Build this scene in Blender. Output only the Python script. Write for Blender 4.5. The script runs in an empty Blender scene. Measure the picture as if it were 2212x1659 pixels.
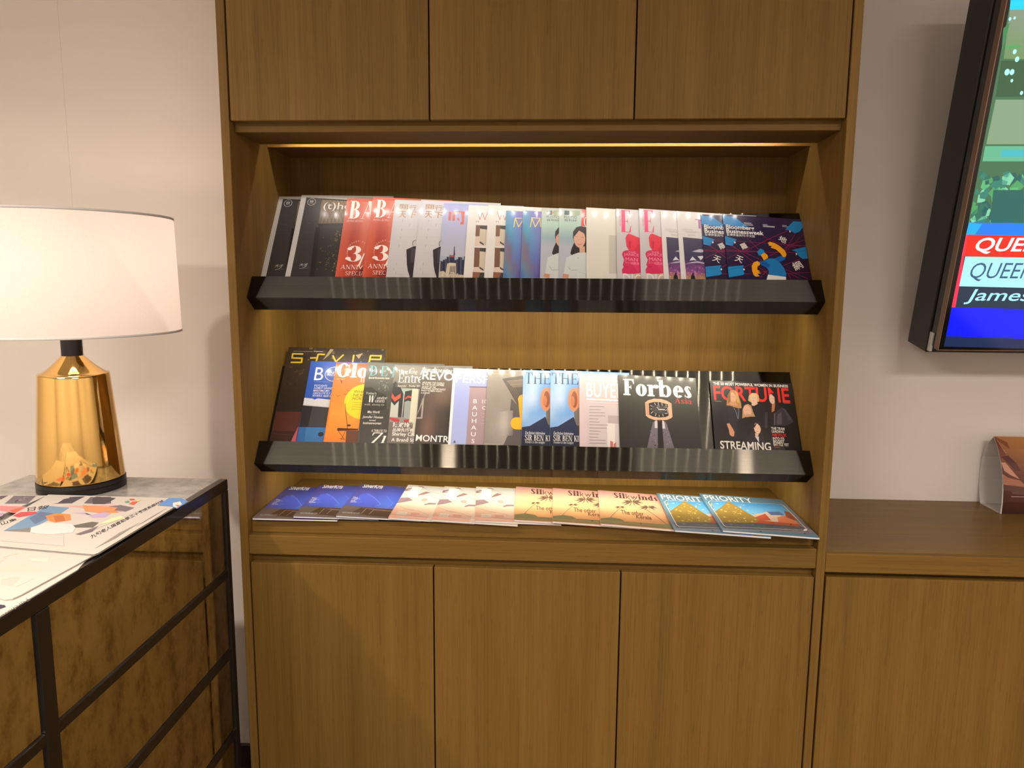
import bpy, bmesh, math, random
from mathutils import Matrix, Vector

# ------------------------------------------------------------------ camera, world, room light, exposure
sc = bpy.context.scene
col = sc.collection
cam_d = bpy.data.cameras.new('camera')
cam_d.sensor_width = 36.0
cam_d.lens = 1583.78 / 2212 * 36.0
cam_d.clip_start = 0.02
cam = bpy.data.objects.new('camera', cam_d)
col.objects.link(cam)
cam.matrix_world = Matrix(((0.998653, -0.013800, 0.050023, 0.751204),
                           (0.051465, 0.139991, -0.988814, -1.692177),
                           (0.006643, 0.990057, 0.140513, 1.578400),
                           (0, 0, 0, 1)))
sc.camera = cam
sc.view_settings.view_transform = 'Standard'
sc.view_settings.look = 'None'
sc.view_settings.gamma = 1.0
sc.view_settings.use_curve_mapping = False
sc.view_settings.exposure = 0.1
world = bpy.data.worlds.new('world')
sc.world = world
world.use_nodes = True
world.node_tree.nodes['Background'].inputs[0].default_value = (1.0, 0.86, 0.74, 1)
world.node_tree.nodes['Background'].inputs[1].default_value = 0.05
WARM = (1.0, 0.83, 0.68)
DOWNLIGHT_WATTS = 19.0
LAMP_WATTS = 2.3
LED_STRENGTH = 720.0        # slot above the niche
LED_LEDGE = 1500.0          # strips under the steel ledges
CEIL = 2.75
# recessed ceiling downlights: (x, y, power factor); their fixtures are built further down
DOWNLIGHTS = [(-1.30, -1.20, 1.5), (0.23, -1.20, 0.5), (1.77, -1.20, 0.5), (3.25, -1.20, 0.6)]
FILL_PANELS = [(-0.75, -3.0), (1.95, -3.0)]      # added fill lights for soft ambient, shaped as ceiling panels behind the camera
FILL_WATTS = 66.0
for x, y in FILL_PANELS:
    ld = bpy.data.lights.new('fill_panel_beam', 'AREA')
    ld.shape = 'RECTANGLE'; ld.size = 1.16; ld.size_y = 0.56
    ld.energy = FILL_WATTS; ld.color = (1.0, 0.89, 0.79)
    lo = bpy.data.objects.new('fill_panel_beam', ld)
    lo.location = (x, y, CEIL - 0.03)
    col.objects.link(lo)
for i, (x, y, k) in enumerate(DOWNLIGHTS):
    ld = bpy.data.lights.new('downlight_beam', 'AREA')
    ld.shape = 'DISK'
    ld.size = 0.075
    ld.energy = DOWNLIGHT_WATTS * k
    ld.color = WARM
    ld.spread = math.radians(90 if x > -1 else 140)
    lo = bpy.data.objects.new('downlight_beam', ld)
    lo.location = (x, y, CEIL - 0.012)
    col.objects.link(lo)

# ------------------------------------------------------------------ helpers
def s2l(c):
    return c / 12.92 if c <= 0.04045 else ((c + 0.055) / 1.055) ** 2.4
def rgb(*c):
    if len(c) == 1:
        h = c[0]
        c = tuple(int(h[i:i + 2], 16) for i in (0, 2, 4))
    return tuple(s2l(v / 255.0) for v in c) + (1.0,)

class MB:
    """collects polygons (optionally coloured) and links them as one mesh object"""
    def __init__(self):
        self.v = []; self.f = []; self.c = []; self.m = []; self.sm = []
    def face(self, pts, cols=None, mi=0, smooth=False):
        n = len(self.v)
        self.v.extend([tuple(p) for p in pts])
        self.f.append(tuple(range(n, n + len(pts))))
        self.c.append(cols); self.m.append(mi); self.sm.append(smooth)
    def mesh(self, verts, faces, cols=None, mi=0, smooth=False):
        n = len(self.v)
        self.v.extend([tuple(p) for p in verts])
        for f in faces:
            self.f.append(tuple(i + n for i in f)); self.c.append(cols); self.m.append(mi); self.sm.append(smooth)
    def box(self, x0, x1, y0, y1, z0, z1, b=0.0):
        bm = bmesh.new()
        bmesh.ops.create_cube(bm, size=1.0)
        for v in bm.verts:
            v.co = ((x0 + x1) / 2 + v.co.x * (x1 - x0), (y0 + y1) / 2 + v.co.y * (y1 - y0), (z0 + z1) / 2 + v.co.z * (z1 - z0))
        if b > 0:
            bmesh.ops.bevel(bm, geom=list(bm.edges), offset=b, segments=1, affect='EDGES')
        bm.verts.index_update()
        self.mesh([v.co[:] for v in bm.verts], [[v.index for v in f.verts] for f in bm.faces])
        bm.free()
    def prism(self, prof, x0, x1):
        """closed profile of (y, z) points swept along x"""
        n = len(prof)
        vs = [(x0, p[0], p[1]) for p in prof] + [(x1, p[0], p[1]) for p in prof]
        fs = [(i, (i + 1) % n, n + (i + 1) % n, n + i) for i in range(n)]
        fs += [tuple(range(n))[::-1], tuple(range(n, 2 * n))]
        self.mesh(vs, fs)
    def lathe(self, prof, seg=64, smooth=True, close=False):
        n = len(prof)
        vs = []
        for k in range(seg):
            a = 2 * math.pi * k / seg
            for r, z in prof:
                vs.append((r * math.cos(a), r * math.sin(a), z))
        fs = []
        for k in range(seg):
            k2 = (k + 1) % seg
            for i in range(n - 1 if not close else n):
                j = (i + 1) % n
                fs.append((k * n + i, k2 * n + i, k2 * n + j, k * n + j))
        self.mesh(vs, fs, smooth=smooth)
    def build(self, name, mats, parent=None, merge=False):
        me = bpy.data.meshes.new(name)
        me.from_pydata(self.v, [], self.f)
        if not isinstance(mats, (list, tuple)):
            mats = [mats]
        for m in mats:
            me.materials.append(m)
        if any(self.m):
            me.polygons.foreach_set('material_index', self.m)
        me.polygons.foreach_set('use_smooth', self.sm)
        if any(c is not None for c in self.c):
            at = me.color_attributes.new('ink', 'FLOAT_COLOR', 'CORNER')
            buf = []
            for f, c in zip(self.f, self.c):
                if c is None:
                    buf += [0.8, 0.8, 0.8, 1.0] * len(f)
                elif isinstance(c[0], (tuple, list)):
                    for k in range(len(f)):
                        buf += list(c[k])
                else:
                    buf += list(c) * len(f)
            at.data.foreach_set('color', buf)
        me.update()
        o = bpy.data.objects.new(name, me)
        col.objects.link(o)
        if parent is not None:
            o.parent = parent
        return o

def box_obj(name, mat, parent, *a, b=0.0012):
    m = MB(); m.box(*a, b=b)
    return m.build(name, mat, parent)
def empty(name, loc=(0, 0, 0), mw=None):
    o = bpy.data.objects.new(name, None)
    o.empty_display_size = 0.05
    col.objects.link(o)
    o.location = loc
    if mw is not None:
        o.matrix_world = mw
    return o
def tag(o, label=None, cat=None, group=None, kind=None):
    if label: o['label'] = label
    if cat: o['category'] = cat
    if group: o['group'] = group
    if kind: o['kind'] = kind
    return o
def struct(o):
    o['kind'] = 'structure'
    return o

# ------------------------------------------------------------------ materials
def mat(name, base=(0.8, 0.8, 0.8, 1), rough=0.5, metal=0.0, spec=0.5, coat=0.0, coat_rough=0.05):
    m = bpy.data.materials.new(name)
    m.use_nodes = True
    b = m.node_tree.nodes['Principled BSDF']
    b.inputs['Base Color'].default_value = base
    b.inputs['Roughness'].default_value = rough
    b.inputs['Metallic'].default_value = metal
    b.inputs['Specular IOR Level'].default_value = spec
    b.inputs['Coat Weight'].default_value = coat
    b.inputs['Coat Roughness'].default_value = coat_rough
    return m
def nd(m, t, **kw):
    n = m.node_tree.nodes.new(t)
    for k, v in kw.items():
        setattr(n, k, v)
    return n
def lk(m, a, b):
    m.node_tree.links.new(a, b)
def noise_ramp(m, vec_scale, stops, detail=4.0, rough=0.6, coord='Object', offset=None):
    tc = nd(m, 'ShaderNodeTexCoord')
    mp = nd(m, 'ShaderNodeMapping')
    mp.inputs['Scale'].default_value = vec_scale
    lk(m, tc.outputs[coord], mp.inputs['Vector'])
    nz = nd(m, 'ShaderNodeTexNoise')
    nz.inputs['Scale'].default_value = 1.0
    nz.inputs['Detail'].default_value = detail
    nz.inputs['Roughness'].default_value = rough
    vec = mp.outputs['Vector']
    if offset is not None:
        oi = nd(m, 'ShaderNodeObjectInfo')
        ma = nd(m, 'ShaderNodeMath', operation='MULTIPLY')
        ma.inputs[1].default_value = offset
        lk(m, oi.outputs['Random'], ma.inputs[0])
        va = nd(m, 'ShaderNodeVectorMath', operation='ADD')
        lk(m, vec, va.inputs[0])
        lk(m, ma.outputs[0], va.inputs[1])
        vec = va.outputs[0]
    lk(m, vec, nz.inputs['Vector'])
    cr = nd(m, 'ShaderNodeValToRGB')
    el = cr.color_ramp.elements
    while len(el) < len(stops):
        el.new(0.5)
    for e, (p, c) in zip(el, stops):
        e.position = p; e.color = c
    lk(m, nz.outputs['Fac'], cr.inputs['Fac'])
    return nz, cr
def mix(m, a, b, fac, mode='MIX'):
    x = nd(m, 'ShaderNodeMix', data_type='RGBA', blend_type=mode)
    if hasattr(fac, 'is_linked'):
        lk(m, fac, x.inputs[0])
    else:
        x.inputs[0].default_value = fac
    for s, i in ((a, 6), (b, 7)):
        if hasattr(s, 'is_linked'):
            lk(m, s, x.inputs[i])
        else:
            x.inputs[i].default_value = s
    return x.outputs[2]
def wood(name, direction, tint=1.0):
    m = mat(name, rough=0.55, spec=0.2)
    b = m.node_tree.nodes['Principled BSDF']
    along, across = 3.0, 230.0
    sc_ = {'z': (across, across, along), 'x': (along, across, across), 'y': (across, along, across)}[direction]
    def k(c):
        return (c[0] * tint, c[1] * tint, c[2] * tint, 1)
    n1, c1 = noise_ramp(m, sc_, [(0.28, k((0.152, 0.081, 0.0175))), (0.46, k((0.180, 0.100, 0.022))), (0.75, k((0.198, 0.113, 0.0265)))], detail=3.0, rough=0.65, offset=37.0)
    big = tuple(v / 9.0 if v > 100 else v / 3 for v in sc_)
    n2, c2 = noise_ramp(m, big, [(0.3, (0.86, 0.85, 0.83, 1)), (0.7, (1.10, 1.09, 1.08, 1))], detail=2.0, offset=11.0)
    dash = tuple(v * 2.2 if v > 100 else v * 6 for v in sc_)
    n3, c3 = noise_ramp(m, dash, [(0.30, (0.62, 0.58, 0.52, 1)), (0.40, (1, 1, 1, 1))], detail=1.0, offset=23.0)
    c = mix(m, c1.outputs['Color'], c2.outputs['Color'], 1.0, 'MULTIPLY')
    c = mix(m, c, c3.outputs['Color'], 0.45, 'MULTIPLY')
    lk(m, c, b.inputs['Base Color'])
    bp = nd(m, 'ShaderNodeBump')
    bp.inputs['Strength'].default_value = 0.10
    bp.inputs['Distance'].default_value = 0.001
    lk(m, n1.outputs['Fac'], bp.inputs['Height'])
    lk(m, bp.outputs['Normal'], b.inputs['Normal'])
    return m
M = {}
M['oak_v'] = wood('oak_veneer_upright', 'z')
M['oak_h'] = wood('oak_veneer_level', 'x')
M['oak_edge'] = wood('oak_edge_band', 'z', 1.06)
M['oak_brightened'] = wood('brightened_oak', 'x', 3.0)  # oak colour lightened so the LED glow in the slot looks stronger
M['oak_top'] = wood('oak_veneer_worktop', 'x', 1.05)
M['oak_top'].node_tree.nodes['Principled BSDF'].inputs['Roughness'].default_value = 0.33
def wall_mat(name, base):
    m = mat(name, base, rough=0.85, spec=0.25)
    b = m.node_tree.nodes['Principled BSDF']
    d = tuple(v * 0.965 for v in base[:3]) + (1,)
    n, c = noise_ramp(m, (2.2, 2.2, 9.0), [(0.3, d), (0.7, base)], detail=5.0)
    lk(m, c.outputs['Color'], b.inputs['Base Color'])
    n2, c2 = noise_ramp(m, (420, 420, 420), [(0, (0, 0, 0, 1)), (1, (1, 1, 1, 1))], detail=2.0)
    bp = nd(m, 'ShaderNodeBump')
    bp.inputs['Strength'].default_value = 0.05
    bp.inputs['Distance'].default_value = 0.001
    lk(m, n2.outputs['Fac'], bp.inputs['Height'])
    lk(m, bp.outputs['Normal'], b.inputs['Normal'])
    return m
M['wall'] = wall_mat('wall_vinyl', (0.80, 0.74, 0.685, 1))
M['ceiling'] = wall_mat('ceiling_paint', (0.80, 0.79, 0.77, 1))
M['baseboard'] = mat('dark_baseboard', rgb(58, 40, 40), 0.45)
def carpet():
    m = mat('carpet', rgb(72, 64, 54), 0.95, spec=0.1)
    b = m.node_tree.nodes['Principled BSDF']
    n, c = noise_ramp(m, (60, 60, 60), [(0.35, rgb(60, 54, 46)), (0.65, rgb(86, 77, 65))], detail=6.0)
    lk(m, c.outputs['Color'], b.inputs['Base Color'])
    return m
M['carpet'] = carpet()
def brushed():
    m = bpy.data.materials.new('brushed_dark_steel')
    m.use_nodes = True
    nt = m.node_tree
    nt.nodes.remove(nt.nodes['Principled BSDF'])
    g = nd(m, 'ShaderNodeBsdfAnisotropic')
    g.distribution = 'GGX'
    g.inputs['Anisotropy'].default_value = 0.90
    g.inputs['Rotation'].default_value = 0.0
    tn = nd(m, 'ShaderNodeTangent', direction_type='UV_MAP')
    tn.uv_map = 'brush'
    lk(m, tn.outputs[0], g.inputs['Tangent'])
    n, c = noise_ramp(m, (1.0, 300, 300), [(0.3, (0.18, 0.18, 0.18, 1)), (0.7, (0.20, 0.20, 0.20, 1))], detail=2.0)
    lk(m, c.outputs['Color'], g.inputs['Roughness'])
    n2, c2 = noise_ramp(m, (0.7, 240, 240), [(0.3, (0.070, 0.065, 0.056, 1)), (0.7, (0.079, 0.074, 0.065, 1))], detail=2.0)
    lk(m, c2.outputs['Color'], g.inputs['Color'])
    lk(m, g.outputs[0], nt.nodes['Material Output'].inputs['Surface'])
    return m
M['steel'] = brushed()
M['black_metal'] = mat('black_lacquered_metal', rgb(24, 20, 19), 0.30, metal=0.0, spec=0.5, coat=0.3)
M['gold'] = mat('polished_brass', (0.92, 0.60, 0.20, 1), 0.07, metal=1.0)
M['black_satin'] = mat('black_satin', rgb(28, 25, 24), 0.4)
def shade_mat():
    m = bpy.data.materials.new('lamp_linen')
    m.use_nodes = True
    nt = m.node_tree
    nt.nodes.remove(nt.nodes['Principled BSDF'])
    out = nt.nodes['Material Output']
    d = nd(m, 'ShaderNodeBsdfDiffuse'); t = nd(m, 'ShaderNodeBsdfTranslucent'); x = nd(m, 'ShaderNodeMixShader')
    n, c = noise_ramp(m, (700, 700, 700), [(0.3, (0.80, 0.76, 0.72, 1)), (0.7, (0.86, 0.83, 0.79, 1))], detail=2.0)
    lk(m, c.outputs['Color'], d.inputs['Color']); lk(m, c.outputs['Color'], t.inputs['Color'])
    x.inputs[0].default_value = 0.55
    lk(m, d.outputs[0], x.inputs[1]); lk(m, t.outputs[0], x.inputs[2]); lk(m, x.outputs[0], out.inputs['Surface'])
    return m
M['shade'] = shade_mat()
def emit(name, c, s):
    m = bpy.data.materials.new(name)
    m.use_nodes = True
    b = m.node_tree.nodes['Principled BSDF']
    b.inputs['Base Color'].default_value = (0.8, 0.8, 0.8, 1)
    b.inputs['Emission Color'].default_value = tuple(c) + (1,)
    b.inputs['Emission Strength'].default_value = s
    return m
M['led'] = emit('led_diode', (1.0, 0.95, 0.86), LED_STRENGTH)
M['led_ledge'] = emit('led_diode_ledge', (1.0, 0.90, 0.68), LED_LEDGE)
M['downlight'] = emit('downlight_lens', WARM, 8.0)
M['fill_panel_glow'] = emit('fill_panel_diffuser', (1.0, 0.89, 0.79), 3.0)  # glowing face of the added fill panels
M['bulb'] = emit('frosted_bulb', (1.0, 0.80, 0.58), 2.5)
M['white_plastic'] = mat('white_plastic', (0.75, 0.74, 0.72, 1), 0.4)
M['paper'] = mat('page_paper', (0.72, 0.70, 0.68, 1), 0.75, spec=0.2)
M['newsprint'] = mat('newsprint', (0.56, 0.53, 0.49, 1), 0.9, spec=0.1)
def ink(name, rough, coat, strength=None):
    m = mat(name, rough=rough, coat=coat, coat_rough=0.12)
    b = m.node_tree.nodes['Principled BSDF']
    at = nd(m, 'ShaderNodeVertexColor', layer_name='ink')
    if strength is None:
        lk(m, at.outputs['Color'], b.inputs['Base Color'])
    else:
        b.inputs['Base Color'].default_value = (0.01, 0.01, 0.01, 1)
        lk(m, at.outputs['Color'], b.inputs['Emission Color'])
        b.inputs['Emission Strength'].default_value = strength
    return m
M['ink'] = ink('glossy_cover_print', 0.38, 0.25)
M['ink_wrap'] = ink('shrink_wrapped_cover_print', 0.35, 1.0)
_b = M['ink_wrap'].node_tree.nodes['Principled BSDF']
_b.inputs['Coat Roughness'].default_value = 0.06
_n, _c = noise_ramp(M['ink_wrap'], (14, 5, 14), [(0, (0, 0, 0, 1)), (1, (1, 1, 1, 1))], detail=2.0)
_p = nd(M['ink_wrap'], 'ShaderNodeBump')
_p.inputs['Strength'].default_value = 0.5
_p.inputs['Distance'].default_value = 0.012
lk(M['ink_wrap'], _n.outputs['Fac'], _p.inputs['Height'])
lk(M['ink_wrap'], _p.outputs['Normal'], _b.inputs['Coat Normal'])
M['news_ink'] = ink('newspaper_print', 0.9, 0.0)
M['news_ink'].node_tree.nodes['Principled BSDF'].inputs['Specular IOR Level'].default_value = 0.1
M['screen'] = ink('lit_screen', 0.08, 0.0, 1.15)
def mirror():
    m = mat('antique_mirror', (0.40, 0.37, 0.31, 1), 0.03, metal=1.0)
    b = m.node_tree.nodes['Principled BSDF']
    n, c = noise_ramp(m, (26, 26, 16), [(0.34, (0.42, 0.37, 0.28, 1)), (0.55, (0.76, 0.71, 0.61, 1)), (0.8, (0.84, 0.80, 0.70, 1))], detail=8.0, rough=0.7, offset=9.0)
    lk(m, c.outputs['Color'], b.inputs['Base Color'])
    n2, c2 = noise_ramp(m, (30, 30, 22), [(0.35, (0.16, 0.16, 0.16, 1)), (0.6, (0.035, 0.035, 0.035, 1))], detail=8.0, rough=0.7, offset=5.0)
    lk(m, c2.outputs['Color'], b.inputs['Roughness'])
    return m
M['mirror'] = mirror()
def stone():
    m = mat('grey_mottled_glass', (0.42, 0.42, 0.38, 1), 0.16, spec=0.6)
    b = m.node_tree.nodes['Principled BSDF']
    n, c = noise_ramp(m, (22, 22, 22), [(0.34, (0.22, 0.22, 0.20, 1)), (0.52, (0.36, 0.355, 0.33, 1)), (0.72, (0.46, 0.45, 0.41, 1))], detail=7.0, rough=0.65)
    lk(m, c.outputs['Color'], b.inputs['Base Color'])
    return m
M['stone'] = stone()
M['tv_black'] = mat('tv_housing_plastic', rgb(38, 35, 34), 0.45)
M['tv_gloss'] = mat('tv_gloss_bezel', rgb(10, 10, 11), 0.08)
M['bronze'] = mat('bronze_trim', rgb(150, 122, 104), 0.35, metal=0.6)
M['card'] = mat('card_board', (0.66, 0.63, 0.61, 1), 0.6)

# ------------------------------------------------------------------ the room
YW = 0.4576
X0, X1, Y0 = -2.4, 3.7, -4.3
m = MB(); m.box(X0, X1, Y0, YW, -0.05, 0.0); struct(m.build('floor', M['carpet']))
m = MB(); m.box(X0, X1, Y0, YW, CEIL, CEIL + 0.05); struct(m.build('ceiling', M['ceiling']))
m = MB(); m.box(X0, X1, YW + 0.0008, YW + 0.06, 0.0, CEIL)
SEAM = -0.661
m.box(X0, SEAM - 0.0006, YW, YW + 0.0008, 0.0, CEIL); m.box(SEAM + 0.0006, X1, YW, YW + 0.0008, 0.0, CEIL)
struct(m.build('wall_back', M['wall']))
m = MB(); m.box(X0 - 0.05, X0, Y0, YW, 0.0, CEIL); struct(m.build('wall_left', M['wall']))
m = MB(); m.box(X1, X1 + 0.05, Y0, YW, 0.0, CEIL); struct(m.build('wall_right', M['wall']))
m = MB(); m.box(X0, X1, Y0 - 0.05, Y0, 0.0, CEIL); struct(m.build('wall_front', M['wall']))
m = MB(); m.box(X0, -0.001, YW - 0.012, YW, 0.0, 0.0827, b=0.002); struct(m.build('baseboard_back', M['baseboard']))
for i, (x, y, k) in enumerate(DOWNLIGHTS):
    e = empty('ceiling_downlight', (x, y, CEIL))
    tag(e, 'small round recessed ceiling downlight in the row nearest the cabinet wall', 'downlight', 'recessed ceiling downlights')
    m = MB(); m.lathe([(0.042, 0.0), (0.055, -0.002), (0.055, -0.006), (0.042, -0.008)], 40, close=True); m.build('trim_ring', M['white_plastic'], e)
    m = MB(); m.lathe([(0.0005, -0.003), (0.042, -0.003)], 40); m.build('lens', M['downlight'], e)

for x, y in FILL_PANELS:
    e = empty('added_fill_panel', (x, y, CEIL))
    tag(e, 'flat rectangular fill light panel added on the ceiling behind the camera', 'ceiling light', 'added fill panels')
    m = MB(); m.box(-0.58, 0.58, -0.28, 0.28, -0.024, -0.006); m.build('diffuser', M['fill_panel_glow'], e)
    m = MB()
    for a in ((-0.6, 0.6, -0.3, -0.28), (-0.6, 0.6, 0.28, 0.3), (-0.6, -0.58, -0.28, 0.28), (0.58, 0.6, -0.28, 0.28)):
        m.box(a[0], a[1], a[2], a[3], -0.026, -0.0005, b=0.001)
    m.build('frame', M['white_plastic'], e)

# ------------------------------------------------------------------ built-in magazine cabinet
W, T, YB = 1.41, 0.0198, 0.399
XL, XR = T, W - T
ZU, ZL, ZS = 1.9314, 0.8848, 0.9878
GX = [0.4771, 0.9309]
cab = tag(empty('magazine_cabinet', (0, 0, 0)), 'tall oak veneer wall cabinet with open lit magazine niche and six doors', 'cabinet')
box_obj('side_panel', M['oak_edge'], cab, 0, T, 0, YW - 0.001, 0, CEIL - 0.001)
box_obj('side_panel', M['oak_edge'], cab, W - T, W, 0, YW - 0.001, 0, CEIL - 0.001)
box_obj('back_panel', M['oak_v'], cab, XL, XR, YB, YB + 0.012, 0.95, 1.965, b=0)
dx = [XL + 0.004, GX[0] - 0.0017, GX[0] + 0.0017, GX[1] - 0.0017, GX[1] + 0.0017, XR - 0.004]
for i in range(3):
    o = box_obj('upper_door', M['oak_v'], cab, dx[2 * i], dx[2 * i + 1], 0.0, 0.02, ZU, CEIL - 0.06, b=0.0009)
for i in range(3):
    o = box_obj('lower_door', M['oak_v'], cab, dx[2 * i], dx[2 * i + 1], 0.0, 0.02, 0.10, ZL, b=0.0009)
box_obj('cornice', M['oak_h'], cab, XL, XR, 0.004, 0.03, CEIL - 0.057, CEIL - 0.001)
box_obj('soffit_board', M['oak_h'], cab, XL, XR, 0.0287, 0.179, 1.9110, 1.962)
box_obj('soffit_board', M['oak_h'], cab, XL, XR, 0.2285, YB, 1.9125, 1.962)
box_obj('slot_brightener', M['oak_brightened'], cab, XL, XR, 0.2262, 0.2284, 1.9125, 1.9618, b=0)  # added strip, its colour lightened to brighten the LED-lit rear face
box_obj('carcass_floor', M['oak_h'], cab, XL, XR, 0.032, YB, 1.962, 1.98, b=0)
box_obj('display_shelf', M['oak_h'], cab, XL, XR, 0.0265, YB, 0.9535, ZS)
box_obj('fascia', M['oak_h'], cab, XL, XR, 0.004, 0.05, 0.9048, 0.9533)
box_obj('finger_pull_strip', M['oak_h'], cab, XL, XR, 0.030, 0.05, 0.86, 0.9046, b=0)
box_obj('carcass_back', M['oak_v'], cab, XL, XR, 0.39, YB, 0.0, 0.93, b=0)
box_obj('plinth', M['oak_h'], cab, XL, XR, 0.05, 0.07, 0.0, 0.099, b=0)
def led_strip(parent, y, z, name='led_strip', x0=0.10, x1=1.31, tilt=0.0, mt='led'):
    ca, sa = math.cos(tilt) * 0.002, math.sin(tilt) * 0.002
    zq = z - abs(sa)
    m = MB(); m.box(x0 - 0.05, x1 + 0.05, y - 0.005, y + 0.005, z + 0.0008, z + 0.003)
    s = m.build(name, M['white_plastic'], parent)
    m = MB()
    n = int((x1 - x0) / 0.0333)
    for i in range(n + 1):
        x = x0 + i * 0.0333
        m.face([(x - 0.002, y + ca, zq + sa), (x + 0.002, y + ca, zq + sa), (x + 0.002, y - ca, zq - sa), (x - 0.002, y - ca, zq - sa)])
    d = m.build('diodes', M[mt], s)
    d['kind'] = 'stuff'
    return s
led_strip(cab, 0.2035, 1.957, tilt=math.radians(32))

# ------------------------------------------------------------------ brushed steel magazine ledges
TAU = math.radians(35.6)
SV = Vector((0, math.sin(TAU), math.cos(TAU)))
NV = Vector((0, -math.cos(TAU), math.sin(TAU)))
ORG = [Vector((0, 0.0972, 1.5015)), Vector((0, 0.0985, 1.089)), Vector((0, 0.0, ZS))]
def sheet(name, parent, a, b, inner, x0, x1, th=0.002):
    """flat sheet from point a to point b (y, z), thickness towards inner, brushed along x"""
    d = (Vector(inner).normalized()) * th
    P = [a, b, (b[0] + d[0], b[1] + d[1]), (a[0] + d[0], a[1] + d[1])]
    m = MB(); m.prism(P, x0, x1)
    o = m.build(name, M['steel'], parent)
    uv = o.data.uv_layers.new(name='brush')
    for l in o.data.loops:
        c = o.data.vertices[l.vertex_index].co
        uv.data[l.index].uv = (c.x, (c.y + c.z))
    return o
LEDGE_LABEL = ['dark brushed steel magazine ledge, upper of the two in the cabinet niche', 'dark brushed steel magazine ledge, lower of the two in the cabinet niche']
for r in range(2):
    o = ORG[r]
    e = tag(empty('magazine_ledge', (0, 0, 0)), LEDGE_LABEL[r], 'ledge', 'steel magazine ledges')
    pt = lambda s, n: ((o + SV * s + NV * n).y, (o + SV * s + NV * n).z)
    n2, s2 = (NV.y, NV.z), (SV.y, SV.z)
    sheet('back_plate', e, pt(0, 0), pt(0.308, 0), (n2[0], n2[1]), XL + 0.0006, XR - 0.0006)
    sheet('ledge_floor', e, pt(0.0, 0.002), pt(0.0, 0.053), s2, XL + 0.0006, XR - 0.0006)
    sheet('lip', e, pt(0.002, 0.053), pt(0.0624, 0.053), (-n2[0], -n2[1]), XL + 0.0006, XR - 0.0006)
    ly, lz = o.y + 0.052, o.z + 0.036
    m = MB(); m.box(XL + 0.02, XR - 0.02, ly - 0.007, ly + 0.007, lz + 0.003, lz + 0.022)
    m.build('led_channel', M['white_plastic'], e)
    led_strip(e, ly, lz, tilt=math.radians(40), mt='led_ledge')

# ------------------------------------------------------------------ sideboard on the right
sb = tag(empty('worktop', (1.41, 0, 0.9)), 'brown oak worktop running right from the magazine cabinet under the television', 'worktop')
def wbox(name, mt, par, x0, x1, y0, y1, z0, z1, b=0.0012):
    p = par.location
    return box_obj(name, mt, par, x0 - p.x, x1 - p.x, y0 - p.y, y1 - p.y, z0 - p.z, z1 - p.z, b=b)
wbox('top_board', M['oak_top'], sb, W + 0.0005, X1 - 0.001, 0.020, YW - 0.001, 0.92, 0.9441)
wbox('front_edge', M['oak_h'], sb, W + 0.0005, X1 - 0.001, 0.0, 0.0198, 0.8984, 0.9441)
bc = tag(empty('base_cabinet', (1.41, 0, 0)), 'low oak base cabinet with flat doors under the brown worktop', 'cabinet')
xs = [W + 0.0035, 2.169, 2.931, X1 - 0.003]
for i in range(3):
    wbox('door', M['oak_v'], bc, xs[i] + 0.0012, xs[i + 1] - 0.0012, 0.0, 0.02, 0.10, 0.8858, b=0.0009)
wbox('finger_pull_strip', M['oak_h'], bc, W + 0.0005, X1 - 0.001, 0.030, 0.05, 0.85, 0.9195, b=0)
wbox('plinth', M['oak_h'], bc, W + 0.0005, X1 - 0.001, 0.05, 0.07, 0.0, 0.099, b=0)
wbox('carcass_back', M['oak_v'], bc, W + 0.0005, X1 - 0.001, YW - 0.02, YW - 0.001, 0.0, 0.91, b=0)

# ------------------------------------------------------------------ mirrored console table on the left
TX0, TX1, TY0, TY1, TZ = -0.536, -0.0322, -1.30, 0.018, 1.0906
ct = tag(empty('console_table', (TX1, TY1, 0)), 'tall black metal framed console table with antique mirror panels and grey top', 'table')
B = 0.020
rails = [(1.0636, TZ), (0.8446, 0.8648), (0.636, 0.6597), (0.418, 0.4397), (0.20, 0.221), (0.02, 0.04)]
posts_y = [(TY1 - B, TY1), (-0.664, -0.632), (TY0, TY0 + 0.03)]
for x0, x1 in ((TX1 - B, TX1), (TX0, TX0 + B)):
    for y0, y1 in posts_y:
        wbox('post', M['black_metal'], ct, x0, x1, y0, y1, 0.0, 1.0636, b=0.0015)
    for k, (z0, z1) in enumerate(rails):
        if k == 0:
            wbox('top_rail', M['black_metal'], ct, x0, x1, TY0, TY1, z0, z1 if x1 == TX1 else TZ - 0.0085, b=0.002)
        else:
            for j in range(2):
                wbox('rail', M['black_metal'], ct, x0, x1 - 0.0008, posts_y[j + 1][1], posts_y[j][0], z0, z1, b=0.0012)
for y0, y1 in ((TY1 - B, TY1), (TY0, TY0 + B)):
    for k, (z0, z1) in enumerate(rails):
        wbox('top_rail' if k == 0 else 'rail', M['black_metal'], ct, TX0 + B, TX1 - B, y0, y1, z0, min(z1, TZ - 0.0085), b=0.002)
for x0, x1 in ((TX1 - 0.009, TX1 - 0.005), (TX0 + 0.005, TX0 + 0.009)):
    for j in range(2):
        for k in range(5):
            wbox('mirror_panel', M['mirror'], ct, x0, x1, posts_y[j + 1][1], posts_y[j][0], rails[k + 1][1], rails[k][0], b=0)
wbox('mirror_panel', M['mirror'], ct, TX0 + B, TX1 - B, TY0 + 0.006, TY0 + 0.010, 0.04, 1.0636, b=0)
wbox('back_board', M['black_satin'], ct, TX0 + B, TX1 - B, TY1 - 0.012, TY1 - 0.008, 0.04, 1.0636, b=0)
wbox('glass_top', M['stone'], ct, TX0, TX1 - B, TY0, TY1, TZ - 0.008, TZ - 0.0004, b=0.0008)

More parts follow.
